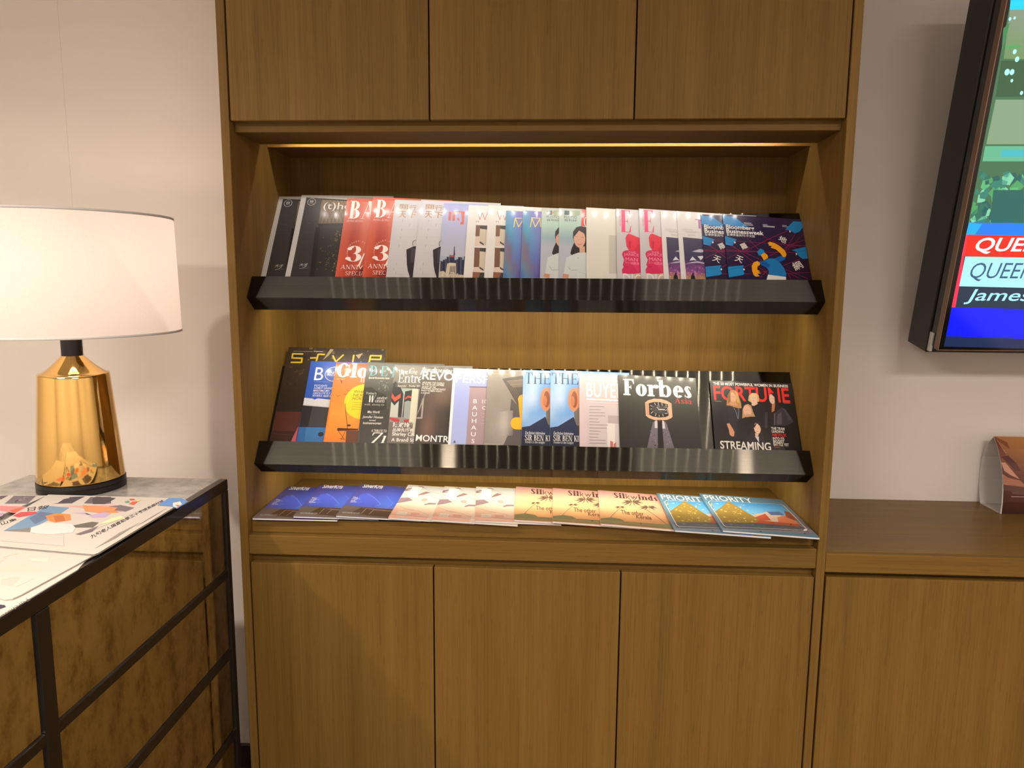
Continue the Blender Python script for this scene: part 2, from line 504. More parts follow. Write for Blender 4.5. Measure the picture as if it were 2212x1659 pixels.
# ------------------------------------------------------------------ brass table lamp
LX, LY = -0.339, -0.075
lp = tag(empty('table_lamp', (LX, LY, TZ)), 'lit table lamp with polished brass body and wide white drum shade on the console', 'lamp')
m = MB(); m.lathe([(0.0005, 0), (0.0905, 0), (0.0925, 0.002), (0.0925, 0.0125), (0.0912, 0.0135), (0.0925, 0.0145), (0.0925, 0.0235), (0.088, 0.0245)], 96, smooth=False); m.build('base', M['black_satin'], lp)
m = MB(); m.lathe([(0.0895, 0.0247), (0.0912, 0.0250), (0.0918, 0.028), (0.0822, 0.152), (0.0738, 0.262), (0.0734, 0.2675), (0.0722, 0.2695)], 128); m.build('brass_body', M['gold'], lp)
sh = [(0.0722, 0.2695), (0.071, 0.2705)]
for k in range(1, 13):
    a = k / 12
    sh.append((0.071 - (0.071 - 0.0225) * a, 0.2705 + 0.0395 * (a ** 1.35)))
m = MB(); m.lathe(sh, 128); m.build('brass_shoulder', M['gold'], lp)
m = MB(); m.lathe([(0.0005, 0.305), (0.0219, 0.305), (0.0219, 0.350), (0.0005, 0.350)], 48, smooth=False); m.build('neck', M['black_satin'], lp)
ZB, ZT = 1.4555 - TZ, 1.7126 - TZ
m = MB(); m.lathe([(0.2325, ZB), (0.2275, ZT)], 128); shd = m.build('lamp_shade', M['shade'], lp)
for r, z in ((0.2325, ZB), (0.2275, ZT)):
    m = MB(); m.lathe([(r + 0.0008, z - 0.0025), (r + 0.0008, z + 0.0025), (r - 0.0012, z + 0.0025), (r - 0.0012, z - 0.0025)], 128, close=True); m.build('shade_rim', M['card'], shd)
m = MB()
for k in range(3):
    a = k * 2 * math.pi / 3 + 0.5
    c, s_ = math.cos(a), math.sin(a)
    vs = []
    for r in (0.012, 0.2268):
        for dz in (-0.0015, 0.0015):
            for w in (-0.0015, 0.0015):
                vs.append((c * r - s_ * w, s_ * r + c * w, ZT - 0.012 + dz))
    m.mesh(vs, [(0, 1, 3, 2), (4, 6, 7, 5), (0, 4, 5, 1), (2, 3, 7, 6), (0, 2, 6, 4), (1, 5, 7, 3)])
m.lathe([(0.0005, ZT - 0.014), (0.014, ZT - 0.014), (0.014, ZT - 0.010), (0.0005, ZT - 0.010)], 24)
m.build('shade_spider', M['black_satin'], shd)
m = MB(); m.lathe([(0.0005, 0.350), (0.016, 0.350), (0.016, 0.385), (0.0005, 0.385)], 32, smooth=False); m.build('bulb_socket', M['white_plastic'], lp)
m = MB(); m.lathe([(0.012, 0.385), (0.017, 0.40), (0.030, 0.43), (0.032, 0.447), (0.027, 0.466), (0.014, 0.478), (0.0005, 0.481)], 32); m.build('bulb', M['bulb'], lp)
ld = bpy.data.lights.new('lamp_bulb_light', 'POINT')
ld.energy = LAMP_WATTS; ld.color = (1.0, 0.70, 0.60); ld.shadow_soft_size = 0.036
lo = bpy.data.objects.new('lamp_bulb_light', ld)
lo.location = (LX, LY, TZ + 0.53)
col.objects.link(lo)
# ---- magazines: key, artwork, row, frame origin, x axis, y axis, width, height, thickness (metres)
MAGS = [
 ('A1','A',0,[0.02198,0.0944,1.50646],[0.99983,0.01808,0.00464],[-0.0143,0.58192,0.81312],0.247,0.3547,0.0027),
 ('A2','A',0,[0.08644,0.08958,1.5099],[0.99949,0.03091,-0.00835],[-0.01119,0.58181,0.81325],0.247,0.3619,0.0027),
 ('B1','B',0,[0.21495,0.0885,1.51068],[0.9988,0.04795,-0.01029],[-0.01953,0.5813,0.81346],0.21,0.3422,0.0027),
 ('B2','B',0,[0.2847,0.08452,1.51353],[0.99726,0.0684,-0.02802],[-0.01699,0.58104,0.8137],0.21,0.3354,0.0027),
 ('G1','G',0,[0.3445,0.08452,1.51353],[0.99728,0.06792,-0.0287],[-0.01616,0.5811,0.81367],0.21,0.3334,0.0027),
 ('G2','G',0,[0.41091,0.08452,1.51353],[0.99738,0.06291,-0.0357],[-0.00758,0.58166,0.8134],0.21,0.3302,0.0027),
 ('NY','NY',0,[0.47583,0.08452,1.51353],[0.99725,0.0688,-0.02746],[-0.01768,0.58099,0.81372],0.21,0.3215,0.0027),
 ('W1','W',0,[0.53718,0.08482,1.51332],[0.99739,0.06184,-0.03721],[-0.00573,0.58178,0.81333],0.205,0.3163,0.0027),
 ('W2','W',0,[0.58811,0.08482,1.51332],[0.99741,0.05977,-0.04009],[-0.00219,0.58199,0.81319],0.205,0.3137,0.0027),
 ('P1','P',0,[0.63471,0.08478,1.51334],[0.99741,0.05869,-0.0416],[-0.00034,0.5821,0.81312],0.2,0.2975,0.0027),
 ('P2','P',0,[0.67693,0.08474,1.51392],[0.99741,0.0572,-0.04368],[0.00221,0.58225,0.81301],0.2,0.2984,0.0027),
 ('Q1','Q',0,[0.72558,0.08489,1.51404],[0.9974,0.05675,-0.04431],[0.00299,0.5823,0.81297],0.21,0.3061,0.0027),
 ('Q2','Q',0,[0.77256,0.08451,1.51354],[0.9974,0.06066,-0.03885],[-0.00371,0.5819,0.81325],0.21,0.3083,0.0027),
 ('KB','KB',0,[0.83934,0.08554,1.51495],[0.99737,0.05364,-0.04865],[0.00831,0.58259,0.81272],0.21,0.3069,0.0027),
 ('E1','E',0,[0.91373,0.08664,1.51647],[0.99726,0.04844,-0.05591],[0.01722,0.58305,0.81226],0.21,0.3014,0.0027),
 ('E2','E',0,[0.97126,0.08695,1.51691],[0.99721,0.04695,-0.05798],[0.01976,0.58317,0.81211],0.21,0.3028,0.0027),
 ('T1','T',0,[1.02661,0.08707,1.51647],[0.99723,0.04748,-0.05724],[0.01885,0.58312,0.81216],0.205,0.2943,0.0027),
 ('T2','T',0,[1.06852,0.08641,1.5162],[0.99728,0.0492,-0.05484],[0.01591,0.58298,0.81233],0.205,0.2915,0.0027),
 ('BB1','BB',0,[1.1283,0.0873,1.51653],[0.99721,0.04684,-0.05813],[0.01995,0.58318,0.8121],0.203,0.2838,0.0027),
 ('BB2','BB',0,[1.18281,0.0873,1.51653],[0.99721,0.04684,-0.05813],[0.01995,0.58318,0.8121],0.203,0.2802,0.0027),
 ('ST','ST',1,[0.0295,0.09559,1.09433],[0.99993,0.00925,-0.0077],[0.00087,0.58213,0.81309],0.272,0.3603,0.0038),
 ('BO','BO',1,[0.10228,0.08958,1.09834],[0.99955,0.02505,-0.01653],[-0.00114,0.58209,0.81312],0.21,0.3133,0.0038),
 ('GL','GL',1,[0.17492,0.08601,1.10089],[0.99898,0.03913,-0.02261],[-0.00439,0.58196,0.81321],0.21,0.3075,0.0038),
 ('BE','BE',1,[0.26371,0.08461,1.1019],[0.99837,0.0538,-0.01928],[-0.01562,0.58135,0.8135],0.21,0.3091,0.0038),
 ('EN','EN',1,[0.34136,0.08441,1.10204],[0.99829,0.05633,-0.01573],[-0.01997,0.58111,0.81358],0.21,0.3021,0.0038),
 ('RE','RE',1,[0.40797,0.08498,1.10427],[0.99844,0.03901,-0.03994],[0.00975,0.58253,0.81275],0.22,0.2944,0.0038),
 ('PE','PE',1,[0.4973,0.08406,1.10229],[0.99846,0.04925,-0.02563],[-0.00782,0.58176,0.81333],0.225,0.2931,0.0038),
 ('GY','GY',1,[0.58897,0.0845,1.10198],[0.99848,0.04679,-0.02907],[-0.0036,0.58196,0.81321],0.21,0.291,0.0038),
 ('TH1','TH',1,[0.68373,0.08507,1.10157],[0.99848,0.04667,-0.02925],[-0.00338,0.58197,0.8132],0.21,0.2914,0.0038),
 ('TH2','TH',1,[0.75635,0.08465,1.10187],[0.99848,0.04737,-0.02826],[-0.00459,0.58191,0.81324],0.21,0.2907,0.0038),
 ('BU','BU',1,[0.83087,0.08446,1.10231],[0.99849,0.04401,-0.03297],[0.00119,0.58218,0.81306],0.21,0.2825,0.0038),
 ('FO','FO',1,[0.93167,0.08596,1.10261],[0.99847,0.04083,-0.03739],[0.00663,0.58241,0.81287],0.206,0.2794,0.0038),
 ('FT','FT',1,[1.17107,0.09668,1.09759],[0.99966,0.00665,-0.02506],[0.0165,0.58231,0.8128],0.214,0.2702,0.0038),
 ('3S1','3S',2,[0.02791,0.00956,0.99072],[0.99929,0.03565,-0.01199],[-0.03565,0.99936,0.00043],0.21,0.2759,0.0045),
 ('3S2','3S',2,[0.12877,0.01301,0.99669],[0.99757,0.06286,-0.02994],[-0.06283,0.99802,0.00189],0.21,0.2727,0.0045),
 ('3S3','3S',2,[0.23443,0.01466,1.00029],[0.99845,0.03277,-0.04496],[-0.03274,0.99946,0.00147],0.21,0.2834,0.0045),
 ('3K1','3K',2,[0.36557,0.01078,0.99999],[0.99852,0.02145,-0.04997],[-0.02142,0.99977,0.00107],0.21,0.2869,0.0045),
 ('3K2','3K',2,[0.47146,0.00324,0.9999],[0.99839,0.02699,-0.04996],[-0.02696,0.99964,0.00135],0.21,0.2835,0.0045),
 ('3K3','3K',2,[0.57779,0.00424,0.9998],[0.99481,0.08874,-0.04978],[-0.08863,0.99605,0.00444],0.21,0.2815,0.0045),
 ('3W1','3W',2,[0.67132,0.01451,1.00033],[0.9984,0.02632,-0.04996],[-0.02629,0.99965,0.00132],0.21,0.2857,0.0045),
 ('3W2','3W',2,[0.76404,0.00737,1.0009],[0.99872,-0.00733,-0.04998],[0.00732,0.99997,-0.00037],0.21,0.2885,0.0045),
 ('3W3','3W',2,[0.87906,0.0002,1.00036],[0.99787,-0.04188,-0.04994],[0.04183,0.99912,-0.00209],0.21,0.2859,0.0045),
 ('3P1','3P',2,[1.04904,-0.03061,0.9993],[0.99874,-0.00346,-0.04998],[0.00345,0.99999,-0.00017],0.222,0.301,0.0045),
 ('3P2','3P',2,[1.16061,-0.02435,0.9993],[0.99855,-0.02001,-0.04997],[0.01998,0.9998,-0.001],0.222,0.2888,0.0045),
]
# ---- printed artwork in page coordinates, tenths of a millimetre from the bottom left corner
ART = {
 'A': ('cfcdcb', [
  ('p','3c3836',[142,3466,2432,3338,2455,498,130,455]),
  ('g',['4c494a','4a4748','3a3534','393433'],[142,3466,564,3443,715,466,130,455]),
  ('g',['8c7360','a88c68','9a8058','6f5d4a'],[570,3397,2059,3316,2031,2514,598,2562]),
  ('l','2f2925',7,[626,2577,730,3400]),
  ('l','2f2925',7,[718,2580,838,3402]),
  ('l','2f2925',7,[810,2583,947,3404]),
  ('l','2f2925',7,[903,2586,1055,3405]),
  ('l','2f2925',7,[995,2589,1163,3407]),
  ('l','2f2925',7,[1087,2592,1271,3409]),
  ('l','2f2925',7,[1179,2595,1379,3411]),
  ('l','2f2925',7,[1271,2598,1488,3413]),
  ('l','2f2925',7,[1363,2601,1596,3415]),
  ('l','2f2925',7,[1455,2604,1704,3417]),
  ('l','2f2925',7,[1547,2608,1812,3418]),
  ('l','2f2925',7,[1639,2611,1920,3420]),
  ('l','2f2925',7,[1731,2614,2028,3422]),
  ('l','2f2925',7,[1823,2617,2136,3424]),
  ('l','2f2925',7,[1915,2620,2244,3426]),
  ('l','2f2925',7,[2007,2623,2352,3428]),
  ('l','2f2925',7,[2099,2626,2460,3429]),
  ('l','2f2925',7,[565,3397,866,2566]),
  ('l','2f2925',7,[660,3399,967,2568]),
  ('l','2f2925',7,[754,3400,1069,2570]),
  ('l','2f2925',7,[848,3402,1170,2572]),
  ('l','2f2925',7,[942,3404,1272,2573]),
  ('l','2f2925',7,[1036,3405,1373,2575]),
  ('l','2f2925',7,[1130,3407,1475,2577]),
  ('l','2f2925',7,[1224,3408,1576,2579]),
  ('l','2f2925',7,[1318,3410,1677,2581]),
  ('l','2f2925',7,[1412,3412,1779,2582]),
  ('l','2f2925',7,[1506,3413,1880,2584]),
  ('l','2f2925',7,[1600,3415,1982,2586]),
  ('l','2f2925',7,[1694,3416,2083,2588]),
  ('l','2f2925',7,[1788,3418,2184,2589]),
  ('l','2f2925',7,[1882,3420,2286,2591]),
  ('l','2f2925',7,[1976,3421,2387,2593]),
  ('l','2f2925',7,[2070,3423,2488,2595]),
  ('p','2b2826',[587,2576,2086,2646,2097,2544,609,2489]),
  ('p','34322e',[609,2489,2100,2515,2258,494,715,466]),
  ('b',['57503f','3f3c36','6d6044','2b2a28'],756,1001,1375,2242,70,32,3),
  ('b',['9a8458','7c6a48'],963,1114,1237,1727,26,22,5),
  ('b',['8f7a58','a08a60'],1086,2007,1222,2354,14,26,8),
  ('p','2a2725',[540,2458,655,2460,770,467,649,464]),
  ('l','55524f',8,[174,2292,565,2285]),
  ('e','e6e2de',308,3308,110,122,10),
  ('t','研','e6e2de',255,3271,358,3359,'b'),
  ('l','d8d4d0',5,[258,3249,380,3245]),
  ('t','(t)he','e8e4de',649,2998,1362,3298,''),
  ('t','大才','dcd8d2',305,1200,522,1295,'i'),
  ('l','dcd8d2',8,[325,1124,422,1145,500,1220]),
  ('l','a09c98',5,[433,1145,557,1142]),
  ('l','77736f',5,[292,2571,405,2588]),
 ]),
 'B': ('cf6049', [
  ('g',['d97a64','c9523f','c94a38','d06048'],[-19,3317,2446,3285,2468,530,-15,426]),
  ('m',6,5,'d98a78 d4705c cf6650 d06a54 d8806c d98674 d06650 c9563f b94a36 c4523e d46e58 d87a64 cf604a cb5a42 ac4030 b84a38 d0664e d67258 cf5f46 c9553e b34432 c05040 ce6248 cc5c44 d0604a c04a34 a83a2a b84030 9c3026 8a2820',[-11,3326,677,3314,766,856,-11,836]),
  ('p','be4634',[1099,2687,1316,2844,1323,1285,1125,1005]),
  ('p','8e2a20',[525,1087,772,1261,855,833,377,812]),
  ('l','2a1512',18,[370,879,531,1020,656,1093]),
  ('l','2a1512',15,[500,898,664,1012]),
  ('t','BAZAAR','f4ece6',103,2737,2316,3339,'D'),
  ('t','HONG KONG','f0d8cc',79,2626,506,2693,'s'),
  ('t','A','f6dccf',242,1439,273,1488,'s'),
  ('t','N','f6dccf',216,1506,247,1556,'s'),
  ('t','N','f6dccf',201,1578,232,1628,'s'),
  ('t','I','f6dccf',197,1651,228,1701,'s'),
  ('t','V','f6dccf',204,1723,235,1773,'s'),
  ('t','E','f6dccf',223,1789,254,1840,'s'),
  ('t','R','f6dccf',252,1849,284,1899,'s'),
  ('t','S','f6dccf',291,1899,322,1949,'s'),
  ('t','A','f6dccf',338,1937,369,1987,'s'),
  ('t','R','f6dccf',390,1961,421,2012,'s'),
  ('t','Y','f6dccf',447,1971,478,2022,'s'),
  ('t',' ','f6dccf',504,1966,536,2017,'s'),
  ('t','O','f6dccf',561,1947,593,1997,'s'),
  ('t','F','f6dccf',615,1913,646,1964,'s'),
  ('t',' ','f6dccf',663,1868,694,1918,'s'),
  ('t','T','f6dccf',704,1811,735,1861,'s'),
  ('t','H','f6dccf',736,1746,767,1797,'s'),
  ('t','E','f6dccf',757,1676,788,1726,'s'),
  ('t','3','f8ece4',186,1349,590,1846,'D'),
  ('p','f8ece4',[635,1598,676,1628,582,1225,525,1195]),
  ('t','ANNIVERSARY','f8ece4',105,1110,1351,1245,'s'),
  ('t','SPECIAL','f4dcd0',247,920,797,1046,'s'),
 ]),
 'G': ('c9c7cb', [
  ('g',['cfced6','cfced4','c4c1c2','c2bfc0'],[-2,3302,2417,3185,2351,570,-6,449]),
  ('l','b9b7bb',5,[13,2785,595,2771]),
  ('l','b9b7bb',5,[12,2563,611,2550]),
  ('l','b9b7bb',5,[9,2361,625,2350]),
  ('l','b9b7bb',5,[10,2126,642,2116]),
  ('l','b9b7bb',5,[13,1857,661,1848]),
  ('l','b9b7bb',5,[15,1610,679,1602]),
  ('l','b9b7bb',5,[17,1366,696,1359]),
  ('l','b9b7bb',5,[19,1125,713,1118]),
  ('l','b9b7bb',5,[16,937,727,932]),
  ('l','9a979b',9,[255,2672,255,2591]),
  ('l','9a979b',9,[248,2124,249,2045]),
  ('l','9a979b',9,[242,1856,242,1778]),
  ('l','9a979b',9,[225,1294,226,1218]),
  ('l','9a979b',9,[234,1020,235,945]),
  ('l','9a979b',9,[264,2379,264,2299]),
  ('l','9a979b',9,[453,2536,453,2455]),
  ('l','9a979b',9,[428,1566,428,1489]),
  ('l','9a979b',9,[170,1119,171,1044]),
  ('t','閱','b78d62',140,3019,356,3189,''),
  ('t','行','b78d62',391,2980,580,3178,''),
  ('t','天','b48650',139,2738,330,2956,''),
  ('t','下','b48650',377,2738,597,2946,''),
  ('p','2e2530',[434,1707,607,1819,804,1838,966,666,582,646,585,882,532,1032,488,1235]),
  ('l','2e2530',12,[591,1836,573,1924,594,1987,648,2026]),
  ('p','443a44',[555,1745,668,1751,684,1332,575,1292]),
 ]),
 'NY': ('9fb0dc', [
  ('g',['a9aee4','b3b4e0','b9b9c4','b6b8c6'],[-13,3225,1876,3003,1761,1375,0,1508]),
  ('p','a4aebf',[0,1508,1761,1375,1708,526,-16,455]),
  ('p','cf6a5c',[140,2931,209,2925,210,2643,142,2640]),
  ('p','cf6a5c',[243,2973,308,2967,316,2642,249,2639]),
  ('p','cf6a5c',[356,2746,423,2721,420,2638,375,2663]),
  ('p','cf6a5c',[463,2937,556,2960,548,2533,462,2520,454,2593,493,2613]),
  ('p','cf6a5c',[308,2967,549,2963,545,2922,311,2920]),
  ('p','2c2f4a',[-11,1347,45,1343,76,624,21,622]),
  ('p','3a3d58',[37,1337,93,1333,122,626,68,624]),
  ('p','232339',[82,1383,138,1378,169,628,114,626]),
  ('p','4a4c62',[128,1414,184,1410,216,630,161,628]),
  ('p','2c2f4a',[171,1480,228,1476,262,632,207,630]),
  ('p','3a3d58',[228,1332,284,1327,309,634,254,632]),
  ('p','232339',[267,1470,324,1466,355,636,301,634]),
  ('p','4a4c62',[319,1395,376,1390,402,638,347,636]),
  ('p','2c2f4a',[367,1386,424,1382,449,640,394,638]),
  ('p','3a3d58',[413,1414,470,1410,495,642,440,640]),
  ('p','232339',[458,1484,514,1479,542,644,487,642]),
  ('p','4a4c62',[505,1483,562,1478,589,646,534,643]),
  ('p','2c2f4a',[557,1403,613,1399,635,648,580,645]),
  ('p','3a3d58',[600,1509,656,1505,682,650,627,647]),
  ('p','232339',[647,1522,703,1517,729,652,674,649]),
  ('p','4a4c62',[701,1371,758,1367,775,654,720,651]),
  ('p','2c3048',[237,1535,364,1523,371,1264,246,1258]),
  ('p','b05058',[252,1522,350,1518,350,1471,252,1475]),
  ('p','343a52',[341,1821,352,1822,375,1524,336,1522]),
  ('p','c9bda6',[196,1274,412,1283,440,875,178,864,175,1033]),
  ('p','d8ccb4',[237,1292,405,1291,393,1239,247,1241]),
  ('p','3a3648',[271,1191,287,1191,290,936,271,935]),
  ('p','3a3648',[308,1192,325,1193,328,937,308,937]),
  ('p','3a3648',[346,1194,362,1195,365,939,346,938]),
  ('p','3a3648',[383,1196,400,1196,402,941,383,940]),
  ('p','c4b8a2',[10,1009,113,1039,186,965,618,933,639,482,-2,455]),
  ('b',['9a907e','d8cdb6','6a6470'],24,790,586,1016,30,22,2),
  ('p','b0a694',[-9,1316,25,1335,30,1027,-8,974]),
 ]),
 'W': ('e2ded9', [
  ('l','c23a4e',13,[235,2953,315,2690,368,2925,444,2689,506,2955]),
  ('t','M','8a8684',221,2593,291,2647,''),
  ('t','C','8a8684',706,2609,762,2662,''),
  ('p','7a5848',[222,2509,334,2505,332,2145,228,2139]),
  ('p','444240',[334,2505,794,2505,771,2348,329,2383]),
  ('p','cfc2ae',[333,2392,771,2348,714,1956,454,1854,344,1986]),
  ('p','dcc8ba',[228,2139,335,2149,345,1968,455,1845,228,1823]),
  ('p','4a4846',[344,1994,452,1914,454,1862,346,1934]),
  ('p','7a5848',[225,1783,364,1781,372,1179,236,1171]),
  ('p','444240',[364,1781,816,1781,793,1629,359,1663]),
  ('p','cfc2ae',[363,1671,793,1629,739,1159,485,1061,377,1188]),
  ('p','dcc8ba',[236,1171,374,1183,377,1171,485,1053,224,1029]),
  ('p','4a4846',[376,1196,483,1119,484,1069,379,1138]),
  ('p','8e5e4a',[220,1026,412,1024,355,774,222,766]),
  ('p','3c3a3a',[412,1020,757,1019,737,796,355,774]),
 ]),
 'P': ('6a6db0', [
  ('g',['5f8fbe','8674b4','54489a','5a78b0'],[-1,2977,1282,3014,1214,505,5,431]),
  ('m',5,8,'5f9ac6 6f92c6 7a7fbe 8a76b4 8a74b2 5a9ec2 5f9ac8 6f86c0 8276b6 7a72b2 4f92b4 58a2c4 6a92c6 7480bc 7272b0 7a7590 5a92b8 6094c6 6f86c2 7478b6 8a7486 76728e 5f8cc0 6a80c0 7070b0 7d7f8a 80708a 6a7cb4 6678b8 6460a6 5f86ae 74848f 746f96 6a68a8 584c98 4a6cae 5f86b0 64789e 5f5a9c 52408e',[4,2976,502,3000,508,867,21,845]),
  ('l','e6d670',24,[211,2440,242,2733]),
  ('l','e6d670',24,[242,2733,337,2454,453,2729,472,2457]),
  ('l','f2ecc0',20,[233,2743,461,2747]),
 ]),
 'Q': ('c4cac6', [
  ('g',['b9bcb6','b4bcb0','a8c8bc','b2cfc4'],[6,3080,1332,3097,1302,2574,7,2531]),
  ('g',['b2cfc4','a8c8bc','8ea8b4','9ab2ba'],[7,2531,1302,2574,1288,2116,3,2075]),
  ('g',['9ab2ba','8ea8b4','b8bcc8','b4b8c6'],[3,2075,1288,2116,1280,1840,1,1799]),
  ('g',['b4b8c6','b8bcc8','c2c4cc','b8bcc2'],[1,1799,1280,1840,1241,512,-9,443]),
  ('p','9aa890',[310,2998,550,3004,549,2850,323,2800]),
  ('p','3d5557',[143,2985,274,2985,267,2847,137,2843]),
  ('p','dc9450',[267,2923,298,2965,326,2923,298,2878]),
  ('t','PLOTIO','3c4444',134,2734,458,2813,''),
  ('t','百利好','3c4444',134,2634,457,2709,''),
  ('p','cf4240',[593,3056,976,3066,950,2508,566,2498]),
  ('e','ece4e0',701,2644,59,160,25),
  ('p','2a2024',[354,2130,362,2306,446,2451,559,2497,698,2467,792,2261,781,1640,658,1633,616,1529,508,1658,343,1522,286,1611,324,1784,387,1959]),
  ('p','d4a48e',[516,1829,654,1855,658,1650,521,1659]),
  ('e','dcaa94',523,2092,147,290,0),
  ('p','2a2024',[361,2236,446,2416,614,2461,764,2259,732,1979,653,2253,515,2350,388,2150]),
  ('l','4a302c',9,[409,2151,471,2137]),
  ('l','4a302c',9,[561,2134,630,2129]),
  ('l','c05a58',15,[469,1921,517,1898,573,1922]),
  ('l','b8806c',6,[512,2070,500,2009,525,2002]),
  ('p','cdd2d2',[179,1470,357,1582,494,1649,686,1660,834,1542,868,492,110,450,124,985]),
  ('l','8a9496',12,[232,1206,286,1093,461,1111]),
  ('l','a8b0b0',10,[488,1047,649,1006,674,901]),
  ('p','cc9478',[111,981,245,959,231,828,84,868]),
  ('e','8a8e90',481,1479,11,13,0),
 ]),
 'KB': ('dedbcf', [
  ('p','c6c3b8',[571,2203,2077,2220,1972,1091,554,1008]),
 ]),
 'E': ('d0cbcd', [
  ('p','cbc4c8',[-2,2240,481,2250,422,666,-19,631]),
  ('t','E','ee4a80',121,2257,376,2983,'D'),
  ('p','ee4a80',[133,2969,219,2976,213,2261,129,2254]),
  ('t','INTERNATIONAL','ee6a94',77,2711,123,2946,'l'),
  ('t','HONG KONG','ee6a94',79,2447,118,2672,'l'),
  ('p','e6304c',[225,2077,255,2170,309,2224,430,2173,749,2030,734,1686,412,1674,305,1688,244,1809]),
  ('p','c81f3a',[317,2024,357,1968,344,1772,319,1726,306,1874]),
  ('p','d42a44',[412,1674,527,1892,747,2000,740,1554,563,1598]),
  ('p','d42a5c',[126,1562,155,1639,222,1681,342,1706,460,1693,742,1613,727,1016,434,976,129,951,115,1082,161,1172,140,1228,180,1391,150,1462]),
  ('p','b81c48',[165,1180,265,1195,326,1243,241,1164]),
  ('p','e0386a',[330,1374,541,1318,540,1016,418,1193]),
  ('t','文詠珊','f79ab0',280,1604,464,1664,''),
  ('t','JANICE','f79ab0',176,1493,550,1597,''),
  ('t','MAN','f79ab0',213,1362,515,1465,''),
  ('t','下一站圓滿','f79ab0',184,1258,546,1336,''),
  ('p','c9a890',[434,979,718,1059,701,688,410,665]),
  ('t','DIOR','f4e0dc',141,642,812,975,''),
 ]),
 'T': ('dedad8', [
  ('p','b273ac',[462,2716,687,2706,688,2672,465,2682]),
  ('p','b273ac',[536,2686,599,2684,587,2409,532,2411]),
  ('l','a9a4a2',6,[108,2371,409,2360]),
  ('l','a9a4a2',6,[112,2345,401,2335]),
  ('l','a9a4a2',6,[110,2310,555,2295]),
  ('l','a9a4a2',6,[182,2290,548,2277]),
  ('l','a9a4a2',6,[192,2265,444,2256]),
  ('p','cfcac6',[235,2217,432,2211,431,2148,236,2150]),
  ('g',['45425c','3e3a54','2e2842','443c5c'],[113,2103,1294,2053,1380,1541,116,1400]),
  ('g',['443c5c','2e2842','6a3a72','8a4d8c'],[116,1400,1380,1541,1401,1124,126,1026]),
  ('g',['8a4d8c','6a3a72','d87038','d8b048'],[126,1026,1401,1124,1423,729,123,631]),
  ('b',['9a5a9c','7a4484','a868a4','5a3470'],121,1040,737,1317,60,30,7),
  ('b',['d88a5a','c86a6a','e0a850'],122,856,633,1022,24,30,9),
  ('p','dcd8e6',[241,1381,320,1511,412,1394,342,1403]),
  ('p','c4bcd4',[317,1665,501,1753,649,1742,645,1683,536,1652,406,1657]),
  ('p','c4bcd4',[135,1278,303,1342,435,1374,621,1337,618,1308,432,1330]),
  ('p','dcd8e6',[445,1528,588,1553,584,1495,514,1409,482,1472]),
  ('p','3a3038',[467,1869,552,1890,551,1875,478,1855]),
  ('p','1e1820',[239,865,248,922,279,953,276,995,301,1018,322,992,314,948,346,915,343,675,226,667]),
  ('p','c07ab0',[339,1071,368,1066,367,874,340,901]),
 ]),
 'BB': ('241039', [
  ('g',['2a1640','2e1a40','26102c','1e1038'],[-2,2791,2141,2842,2036,720,-21,557]),
  ('p','2a88cc',[-7,2798,301,2776,663,2440,446,2443,71,2504,-13,2511]),
  ('l','1c6cb0',10,[191,2750,547,2451]),
  ('l','d8d4dc',13,[533,2604,718,2602]),
  ('l','d8d4dc',9,[535,2571,748,2569]),
  ('l','d8d4dc',13,[532,2532,750,2530]),
  ('l','d8d4dc',13,[1014,2587,1131,2586]),
  ('l','d8d4dc',13,[1015,2547,1312,2544]),
  ('l','d8d4dc',13,[1012,2519,1303,2515]),
  ('l','d8d4dc',13,[1509,2600,1615,2599]),
  ('l','d8d4dc',13,[1507,2560,1678,2558]),
  ('l','4a3462',5,[362,2764,2069,2728]),
  ('l','4a3462',5,[550,2480,1981,2479]),
  ('l','a82450',10,[-91,1649,898,1730]),
  ('l','a82450',10,[262,1994,2029,1987]),
  ('l','a82450',10,[-10,1697,454,1680,1104,2119,1641,2444]),
  ('l','a82450',10,[-109,1418,261,1596,599,1815]),
  ('l','a82450',10,[182,1836,645,1385]),
  ('l','a82450',10,[137,1818,869,1443]),
  ('l','a82450',10,[483,2235,854,1727,946,1557]),
  ('l','a82450',10,[978,2192,1369,2016,1786,1899]),
  ('l','a82450',10,[1495,1765,2034,2364]),
  ('l','a82450',10,[1476,1791,1808,2345]),
  ('l','a82450',10,[1585,1965,2053,2170]),
  ('l','a82450',10,[1034,1565,1581,1937,2030,1994]),
  ('l','a82450',10,[453,1666,1779,1754]),
  ('l','a82450',10,[392,993,608,1003,943,1116]),
  ('l','a82450',10,[376,1176,756,1407]),
  ('l','a82450',10,[772,918,1002,1161]),
  ('l','a82450',10,[1400,1326,1821,1561]),
  ('l','a82450',10,[1426,1089,2052,1166]),
  ('l','a82450',10,[1440,1209,1951,973]),
  ('l','a82450',10,[760,1234,978,1040]),
  ('l','a82450',10,[1479,1080,1527,939]),
  ('l','a82450',10,[1543,1072,1746,970]),
  ('p','1d86c6',[1559,2458,1683,2603,1813,2750,2016,2752,2039,2576,1930,2425,1799,2358,1687,2448]),
  ('p','1d86c6',[1655,1819,1794,1872,2047,1955,2069,1744,2044,1593,1898,1567,1809,1641,1771,1774]),
  ('p','1d86c6',[5,2128,304,2039,232,1964,176,1828,0,1862]),
  ('p','1d86c6',[-9,1172,404,1252,369,1163,377,1071,402,994,345,950,-7,856]),
  ('p','5a8ad8',[1,1903,177,1835,176,1828,0,1862]),
  ('l','14649c',9,[-10,1092,366,1189]),
  ('l','14649c',9,[1828,1793,2034,1850]),
  ('e','f0ece8',243,1944,18,33,0),
  ('e','f0ece8',1682,2412,18,34,0),
